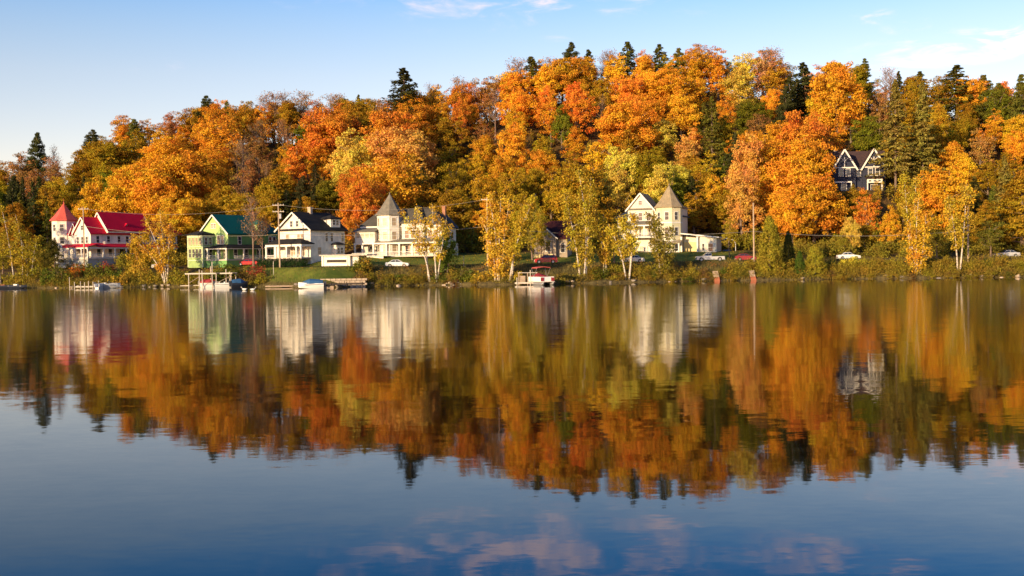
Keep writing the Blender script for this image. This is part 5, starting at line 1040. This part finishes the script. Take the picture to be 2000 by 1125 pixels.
undergrowth('tall_brush', 'tangled olive brush standing on the bank', (.30, .21, .03), 520, lambda g: (lambda px: None if 490 < px < 705 or 1005 < px < 1150 or 760 < px < 800 or 1360 < px < 1410 else (px, g.uniform(.6, 7)))(g.choice((g.uniform(-120, 2120), g.uniform(1420, 2060)))), 15, 1.2, 2.4, .11, 70)
undergrowth('rusty_brush', 'rust brown brush on the upper bank', (.32, .16, .05), 520, lambda g: (lambda px: None if 460 < px < 700 or 1020 < px < 1140 else (px, g.uniform(1.5, 9)))(g.uniform(-120, 2120)), 6, .3, .9, .10, 80)
undergrowth('right_brush', 'olive brush filling the ground beyond the road', (.26, .20, .03), 1300, lambda g: (lambda px: (px, g.uniform(18, 48)))(g.choice((g.uniform(1480, 2150), g.uniform(1480, 2150), g.uniform(-60, 150), g.uniform(230, 370)))), 7, .8, 2.6, .17, 50)
undergrowth('forest_undergrowth', 'dark olive undergrowth on the forest floor', (.32, .21, .035), 3600, lambda g: (g.uniform(-160, 2170), g.uniform(42, 128)), 8, .7, 2.4, .22, 26)

undergrowth('ridge_undergrowth', 'brown undergrowth along the ridge top', (.30, .17, .04), 620, lambda g: (g.uniform(-160, 2170), g.uniform(130, 152)), 9, 2.0, 5.0, .22, 26)

# ------------------------------------------------------------------ rough grass and stones on the bank
def grass():
    g_ = np.random.default_rng(77); n = 64000; px = g_.uniform(-120, 2120, n); u = g_.uniform(.1, 11.2, n) ** 1.0
    keep = ~((px > 505) & (px < 700) & (u > 1.6)) | (g_.uniform(size=n) < .25); px, u = px[keep], u[keep]
    xs = np.linspace(-300, 300, 301); 
    X_ = (px - 1000) / F_PX * 205; SS = np.array([S(a) for a in X_]); X_ = (px - 1000) / F_PX * (SS + u); Y_ = SS + u
    Z_ = np.array([T(a, b) for a, b in zip(X_, Y_)]); h_ = g_.uniform(.18, .75, len(X_)) * (1 + .6 * np.sin(X_ * .35) * np.sin(X_ * .13 + 2)) ; a_ = g_.uniform(0, 6.28, len(X_)); wd = .03
    lx, ly = g_.normal(size=(2, len(X_))) * .18
    A = np.stack([X_ - np.cos(a_) * wd, Y_ - np.sin(a_) * wd, Z_ - .08], 1); B = np.stack([X_ + np.cos(a_) * wd, Y_ + np.sin(a_) * wd, Z_ - .08], 1); Cc = np.stack([X_ + lx, Y_ + ly, Z_ + h_], 1)
    V = np.stack([A, B, Cc], 1).reshape(-1, 3).astype(np.float32); k = len(X_)
    me = bpy.data.meshes.new('grass'); me.vertices.add(3 * k); me.vertices.foreach_set('co', V.ravel()); me.loops.add(3 * k); me.loops.foreach_set('vertex_index', np.arange(3 * k, dtype=np.int32))
    me.polygons.add(k); me.polygons.foreach_set('loop_start', np.arange(0, 3 * k, 3, dtype=np.int32)); me.polygons.foreach_set('loop_total', np.full(k, 3, dtype=np.int32)); me.update(calc_edges=True)
    me.materials.append(mat('dry_grass', (.17, .14, .04), .8, .6, .15)); tag(link('grass', me), 'dry tawny grass growing on the shore bank', 'grass', kind='stuff')
grass()
def fallen_leaves():
    g_ = np.random.default_rng(91); n = 9000; px = g_.uniform(430, 1480, n); u = g_.uniform(8, 40, n); D = 205 + u
    for _ in range(2): X_ = (px - 1000) / F_PX * D; D = np.array([S(a) for a in X_]) + u
    Cn = np.stack([X_, D, np.array([T(a, b) for a, b in zip(X_, D)]) + .05], 1); N = g_.normal(size=(n, 3)) * .3 + [0, 0, 1]
    o = link('fallen_leaves', quads_mesh('fallen_leaves', Cn, N, g_.uniform(.06, .13, n), g_)); o.color = (.62, .33, .05, 1); tag(o, 'scattered fallen orange leaves on the lawns and road', 'leaves', kind='stuff')
fallen_leaves()
ROCK = []
for s_ in range(4):
    rr = random.Random(s_); import bmesh
    bm = bmesh.new(); bmesh.ops.create_icosphere(bm, subdivisions=2, radius=1)
    for v in bm.verts: v.co *= rr.uniform(.78, 1.12); v.co.z *= .62
    me = bpy.data.meshes.new('rock'); bm.to_mesh(me); bm.free(); me.materials.append(STONE if s_ % 2 else PALESTONE); ROCK.append(me)
rocks = [rng.uniform(-20, 2020) for _ in range(46)] + [rng.uniform(640, 700) for _ in range(10)] + [rng.uniform(865, 900) for _ in range(10)] + [rng.uniform(225, 350) for _ in range(8)]
for px in rocks:
    x, y = ub(px, rng.uniform(-.25, .8)); o = link('shore_rock', ROCK[rng.randrange(4)]); s = rng.uniform(.18, .5); o.location = (x, y, T(x, y) + s * .2); o.scale = (s * 1.3, s, s); o.rotation_euler = (0, 0, rng.uniform(0, 6))
    reg(o, 'boulder at waterline', place_name(px).replace('above', 'below'), px, 'rock', 'boulders along the waterline')

# ------------------------------------------------------------------ docks, boats, birds
def at_water(px, off=-3):
    x, y = ub(px, off); return x, y
def dock(name, px, off, L, Wd, label, z=.45, m_=PALEW, posts_=(), rz=0, ph=.9, cat='dock', legs=True):
    x, y = at_water(px, off); r = empty(name, (x, y, 0), rz); tag(r, label, cat)
    m = MB(); n = max(3, int(L / .24))
    for i in range(n): m.box(-L / 2 + i * L / n, -L / 2 + (i + 1) * L / n - .02, -Wd / 2, Wd / 2, z - .06, z)
    m.build('deck', m_, r); MB().box(-L / 2, L / 2, -Wd / 2 - .05, -Wd / 2, z - .22, z + .01).box(-L / 2, L / 2, Wd / 2, Wd / 2 + .05, z - .22, z + .01).build('fascia', m_, r)
    for q, hh in posts_: MB().cyl(q, -Wd / 2 - .12, -1.2, z + hh, .08, .07, 8).build('post', m_, r)
    return r
# far left boats
def hull(r, L, Wd, H, paint, name='hull', open_=True):
    rings = []
    for t in np.linspace(0, 1, 11):
        w_ = Wd / 2 * (1 - (t ** 2.6)) ** .6 if t < 1 else .02; w_ = max(w_, .03); x = -L / 2 + t * L; zk = -.18 + .35 * t ** 3; zt = H * (1 + .25 * t)
        rings.append([(x, -w_, zt), (x, -w_ * .93, zt * .45), (x, -w_ * .55, zk), (x, 0, zk - .1), (x, w_ * .55, zk), (x, w_ * .93, zt * .45), (x, w_, zt)] + ([(x, w_ * .88, zt), (x, w_ * .75, .1 + .2 * t), (x, -w_ * .75, .1 + .2 * t), (x, -w_ * .88, zt)] if open_ else [(x, w_ * .5, zt + .1), (x, -w_ * .5, zt + .1)]))
    return MB().loft(rings, True).build(name, paint, r)
x, y = at_water(12, -5); r = empty('rowing_boat', (x, y, .1), R_(4)); tag(r, 'dark open boat with orange cushions moored at the left edge', 'boat'); hull(r, 4.2, 1.4, .55, DARKP); MB().box(-1.2, -.4, -.5, .5, .45, .72).build('cushion', ORANGEP, r); MB().box(.3, .6, -.6, .6, .4, .48).build('thwart', PALEW, r); MB().box(-2.2, -1.9, -.15, .15, .3, 1.0).build('outboard_motor', WHITEG, r)
x, y = at_water(34, -4); r = empty('rowing_boat', (x, y, .1), R_(-3)); tag(r, 'second dark boat with white gear beside the orange-cushioned one', 'boat'); hull(r, 3.6, 1.3, .5, DARKP); MB().box(-.9, -.1, -.4, .4, .4, .8).build('gear_box', WHITEG, r); MB().box(.5, .8, -.5, .5, .38, .46).build('thwart', PALEW, r)
dock('dock', 172, -5, 5.2, 1.3, 'pale dock with a row of mooring posts below the inn', posts_=[(-2.5, .9), (-1.3, 1.0), (-.5, .8), (.3, 1.0), (1.2, .9), (2.3, 1.1)])
def runabout(px, off, L, paint, label, rz=0, cover=None, ws=True, name='motorboat'):
    x, y = at_water(px, off); r = empty(name, (x, y, .12), rz); tag(r, label, 'boat'); hull(r, L, L * .37, .72, paint, open_=cover is None)
    MB().box(-L / 2 + .1, L / 2 * .5, -L * .187, L * .187, .50, .58).build('stripe', DARKP, r)
    if cover: MB().loft([[(q, -L * .17 * k, .72), (q, -L * .11 * k, .72 + .5 * k), (q, 0, .74 + .72 * k), (q, L * .11 * k, .72 + .5 * k), (q, L * .17 * k, .72)] for q, k in ((-L * .47, .8), (-L * .3, 1), (L * .05, 1.15), (L * .2, .8), (L * .36, .35))]).build('cover', cover, r)
    else:
        if ws: MB().add([(L * .12, -L * .16, .85), (L * .12, L * .16, .85), (L * .02, L * .14, 1.35), (L * .02, -L * .14, 1.35), (L * .1, -L * .16, .85), (L * .1, L * .16, .85), (0, L * .14, 1.35), (0, -L * .14, 1.35)], [(0, 1, 2, 3), (7, 6, 5, 4), (0, 4, 5, 1), (1, 5, 6, 2), (2, 6, 7, 3), (3, 7, 4, 0)]).build('windscreen', GLASS, r)
        for s in (-.35, .35): MB().box(-L * .12, L * .0, s - .25, s + .25, .3, .62).box(-L * .14, -L * .1, s - .25, s + .25, .62, 1.02).build('seat', WHITEG, r)
        MB().box(L * .12, L * .4, -L * .13, L * .13, .84, .9).build('foredeck', paint, r)
    MB().box(-L / 2 - .35, -L / 2 + .02, -.2, .2, .1, .55).box(-L / 2 - .42, -L / 2 - .02, -.24, .24, .55, 1.15).build('outboard_motor', DARKP, r)
    return r
runabout(211, -5.5, 4.6, SILVERP, 'grey speedboat moored at the end of the inn dock', R_(8))
x, y = at_water(197, -6.2); r = empty('skiff', (x, y, .1), R_(75)); tag(r, 'small upright white skiff bow beside the grey speedboat', 'boat'); hull(r, 3.0, 1.2, .8, WHITEG); MB().box(-.3, 0, -.5, .5, .4, .46).build('thwart', PALEW, r)
# ramshackle boat shelter
x, y = at_water(412, -4.5); r = empty('boat_shelter', (x, y, 0), R_(-2)); tag(r, 'ramshackle open boat shelter of grey posts with flat plank roofs', 'boat shelter')
SX_ = 9.5
for a, b, nm in ((-4.6, 1.4, 'roof_deck'), (2.2, 4.6, 'roof_deck')):
    m = MB(); n = int((b - a) / .25)
    for i in range(n): m.box(a + i * (b - a) / n, a + (i + 1) * (b - a) / n - .02, -1.6, 1.6, 2.75, 2.83)
    m.box(a, b, -1.65, -1.6, 2.6, 2.84).box(a, b, 1.6, 1.65, 2.6, 2.84); m.build(nm, PALEW, r)
for q, yy_, hh, ln in ((-3.9, -1.5, 2.75, 0), (-2.7, 1.4, 2.75, 0), (-1.9, -1.5, 3.5, .1), (-1.2, -1.5, 3.3, -.1), (-.5, 1.4, 4.1, 0), (.65, -1.5, 5.0, .05), (1.35, -1.5, 2.75, .12), (2.5, 1.4, 3.5, 0), (3.2, 1.4, 3.0, 0), (4.3, -1.5, 2.75, 0), (4.4, 1.4, 2.75, 0)):
    MB().tube([(q, yy_, -1.2), (q + ln, yy_, hh)], .085, 7).build('post', PALEW, r)
MB().beam((-3.9, -1.5, .9), (-1.9, -1.5, 2.1), .08).beam((-1.9, -1.52, .9), (.65, -1.52, .95), .08).beam((.65, -1.5, .5), (4.3, -1.5, 2.2), .08).beam((-.5, 1.4, 3.2), (.65, -1.5, 3.3), .07).build('brace', WOOD, r)
MB().box(-5.8, -4.0, -.8, .8, .35, .5).box(-4.0, 1.6, 1.5, 2.2, .35, .48).build('gangway', PALEW, r)
runabout(444, -5, 4.6, WHITEG, 'white motorboat under the right end of the plank shelter', R_(6), None, True)
runabout(410, -3.2, 4.0, WHITEG, 'pale motorboat stored in the middle of the plank shelter', R_(-8), DREDP)
runabout(467, -3.5, 3.2, DARKP, 'dark blue covered boat just right of the plank shelter', R_(30), BLUEC)
dock('dock', 548, -1.2, 5.6, 1.1, 'low brown plank dock lying along the lawn edge', z=.35, m_=WOOD)
runabout(607, -5.2, 4.4, WHITEG, 'white motorboat under a bright blue cover beside the swim raft', R_(186), BLUEC)
r = dock('swim_raft', 637, -5.0, 2.8, 1.8, 'square tan swim raft with two dark round floats', z=.62, m_=WOOD, cat='raft')
MB().box(-1.4, 1.4, -.95, -.9, .0, .62).build('side_board', WOOD, r)
for q in (-.5, .55): MB().loft([[(q + .22 * math.cos(a), yy_, .3 + .22 * math.sin(a)) for a in [k * math.pi / 5 for k in range(10)]] for yy_ in (-1.0, -.94)], True).build('float_opening', RUBBER, r)
dock('dock', 678, -2.2, 6.0, 1.6, 'dark plank dock right of the swim raft', z=.7, m_=DARKW, posts_=[(-2.8, .3), (0, .3), (2.8, .3)])
w_ = MB(); x, y = at_water(667, 1.2); r = empty('retaining_wall', (x, y, 0), R_(2)); tag(r, 'pale stone retaining wall under the lawn above the dark dock', 'wall')
for j in range(4):
    for i in range(9): w_.box(-4.2 + i * .95 + (j % 2) * .3, -4.2 + i * .95 + .9 + (j % 2) * .3, -.25 + j * .05 + rng.uniform(-.06, .06), .4, -.1 + j * .42, .28 + j * .42)
w_.build('stonework', PALESTONE, r, None, .05)
# pontoon boat and its dock
dock('dock', 1030, -3.5, 4.6, 1.1, 'pale narrow dock left of the pontoon boat', posts_=[(-1.9, .9), (.5, 2.2), (2.0, 1.0)])
x, y = at_water(1030, -.2); r = empty('plank_platform', (x, y, 0), 0); tag(r, 'raised brown plank platform behind the pontoon dock', 'platform'); MB().box(-1.8, 1.8, -.6, .6, 2.1, 2.2).build('deck', PALEW, r)
for q in (-1.6, 0, 1.6): MB().box(q - .09, q + .09, -.5, -.35, -.8, 2.1).build('post', WOOD, r)
MB().box(-1.4, -.4, -.4, .3, .3, 1.6).build('locker', WOOD, r)
x, y = at_water(1057, -5); r = empty('pontoon_boat', (x, y, 0), R_(-68)); tag(r, 'white pontoon boat with red bimini top and maroon covers', 'boat')
for s in (-.95, .95):
    MB().tube([(-3.1, s, .18), (-2.9, s, .2), (2.6, s, .2), (3.0, s, .3), (3.3, s, .45)], [.12, .33, .33, .24, .06], 12).build('pontoon', METAL, r)
MB().box(-3, 3, -1.3, 1.3, .52, .62).build('deck', PALEW, r)
MB().box(-2.9, 2.7, -1.3, -1.24, .62, 1.45).box(-2.9, 2.7, 1.24, 1.3, .62, 1.45).box(2.64, 2.7, -1.24, .9, .62, 1.45).build('side_panel', WHITEG, r)
MB().box(.6, 2.6, -1.2, -.6, .62, 1.2).box(.6, 2.6, .6, 1.2, .62, 1.2).build('seat', WHITEG, r)
MB().loft([[(-2.6, -1.2, 1.45), (-2.6, -.6, 1.75), (-2.6, 0, 1.9), (-2.6, .6, 1.75), (-2.6, 1.2, 1.45)], [(-1.2, -1.2, 1.45), (-1.2, -.6, 1.95), (-1.2, 0, 2.1), (-1.2, .6, 1.95), (-1.2, 1.2, 1.45)], [(.4, -1.2, 1.45), (.4, -.6, 1.6), (.4, 0, 1.7), (.4, .6, 1.6), (.4, 1.2, 1.45)]]).build('mooring_cover', DREDP, r)
MB().loft([[(q, -1.35, 2.95), (q, -1.2, 3.12), (q, 0, 3.28), (q, 1.2, 3.12), (q, 1.35, 2.95), (q, 1.1, 3.02), (q, 0, 3.18), (q, -1.1, 3.02)] for q in (-1.4, 0, 1.2)], True).build('bimini', mat('red_canvas', (.5, .10, .08), .8, .15), r)
for s in (-1.28, 1.28):
    for q, q2 in ((-.6, -1.3), (-.4, 1.1)): MB().tube([(q, s, 1.45), (q2, s * 1.02, 3.0)], .035, 5).build('bimini_frame', METAL, r)
for q, s in ((1.2, -1), (1.2, 1)): MB().box(2.72, 2.78, s - .3, s + .3, .7, 1.35).build('front_panel', DREDP, r)
MB().box(-3.5, -3.05, -.25, .25, .2, 1.5).build('outboard_motor', WHITEG, r)
for px, lab, c_m in ((1399, 'rust-orange landing steps below the silver pickup', ORANGEP), (1470, 'bright orange landing steps at the foot of the tall bare pole', ORANGEP)):
    x, y = at_water(px, .3); r = empty('landing_steps', (x, y, 0), 0); tag(r, lab, 'steps', 'orange landing steps')
    for k in range(5): MB().box(-.5, .5, -.9 + k * .45, -.45 + k * .45, -.5, .35 + k * .38).build('step', c_m if k < 2 else WOOD, r)
for s, px in ((1, 476), (1, 493)):
    x, y = at_water(px, -22); r = empty('duck', (x, y, 0), R_(180 if px == 476 else 10)); tag(r, 'white duck swimming, nearer the boat shelter' if px == 476 else 'white duck trailing behind the first, head low', 'duck', 'white ducks on the water')
    k = 1.5; rings = []
    for t, rr, zc in ((-.32, .02, .17), (-.26, .07, .13), (-.15, .13, .10), (0, .16, .10), (.13, .13, .11), (.2, .08, .16), (.23, .055, .22), (.25, .05, .30), (.29, .06, .35), (.34, .045, .36), (.37, .015, .35)):
        rings.append([(t * k, rr * k * math.cos(a), (zc + rr * math.sin(a) * .8) * k) for a in [i * math.pi / 5 for i in range(10)]])
    MB().loft(rings, True).build('body', SKIN_W, r); MB().beam((.36 * k, 0, .35 * k), (.43 * k, 0, .335 * k), .04, .02).build('beak', BEAK, r)
    for s2 in (-1, 1): MB().loft([[(t * k, s2 * (.15 * k - .01), (.06 + b_) * k), (t * k, s2 * (.165 * k), (.10 + b_) * k), (t * k, s2 * .15 * k, (.16 + b_) * k)] for t, b_ in ((-.25, .03), (-.05, 0), (.1, 0))]).build('wing', SKIN_W, r)
# marker stakes on the lawn
for px, py, u, lab in ((534, 510, 7, 'white stake on the lawn beside the leaning utility pole'), (906, 500, 9, 'white stake on the lawn right of the villa'), (135, 541, -3, 'grey mooring stake in the water left of the inn dock')):
    x, y, z, H = solve_h(px, py, u); o = MB().cyl(0, 0, -.8, max(H, 1.2), .07, .05, 7).build('stake', PALEW); o.location = (x, y, z); tag(o, lab, 'stake')

# ------------------------------------------------------------------ labels that single each plant out
from collections import defaultdict
ORD = ['first', 'second', 'third', 'fourth', 'fifth', 'sixth', 'seventh', 'eighth', 'ninth', 'tenth', 'eleventh', 'twelfth', 'thirteenth', 'fourteenth', 'fifteenth', 'sixteenth', 'seventeenth', 'eighteenth']
NUM = ['zero', 'one', 'two', 'three', 'four', 'five', 'six', 'seven', 'eight', 'nine', 'ten', 'eleven', 'twelve', 'thirteen', 'fourteen', 'fifteen', 'sixteen', 'seventeen', 'eighteen']
gr = defaultdict(list)
for it in auto: gr[(it[1], it[2])].append(it)
for (ph, pl), its in gr.items():
    its.sort(key=lambda q: q[3]); n = len(its)
    for i, (o, _, _, px, cat, group) in enumerate(its):
        lab = f'{ph} {pl}' if n == 1 else (f'{("left", "right")[i]} one of two: {ph} {pl}' if n == 2 else f'{ORD[i]} from left of {NUM[n]}: {ph} {pl}')
        if len(lab.split()) > 16: print('LONG', lab)
        tag(o, lab, cat, group)
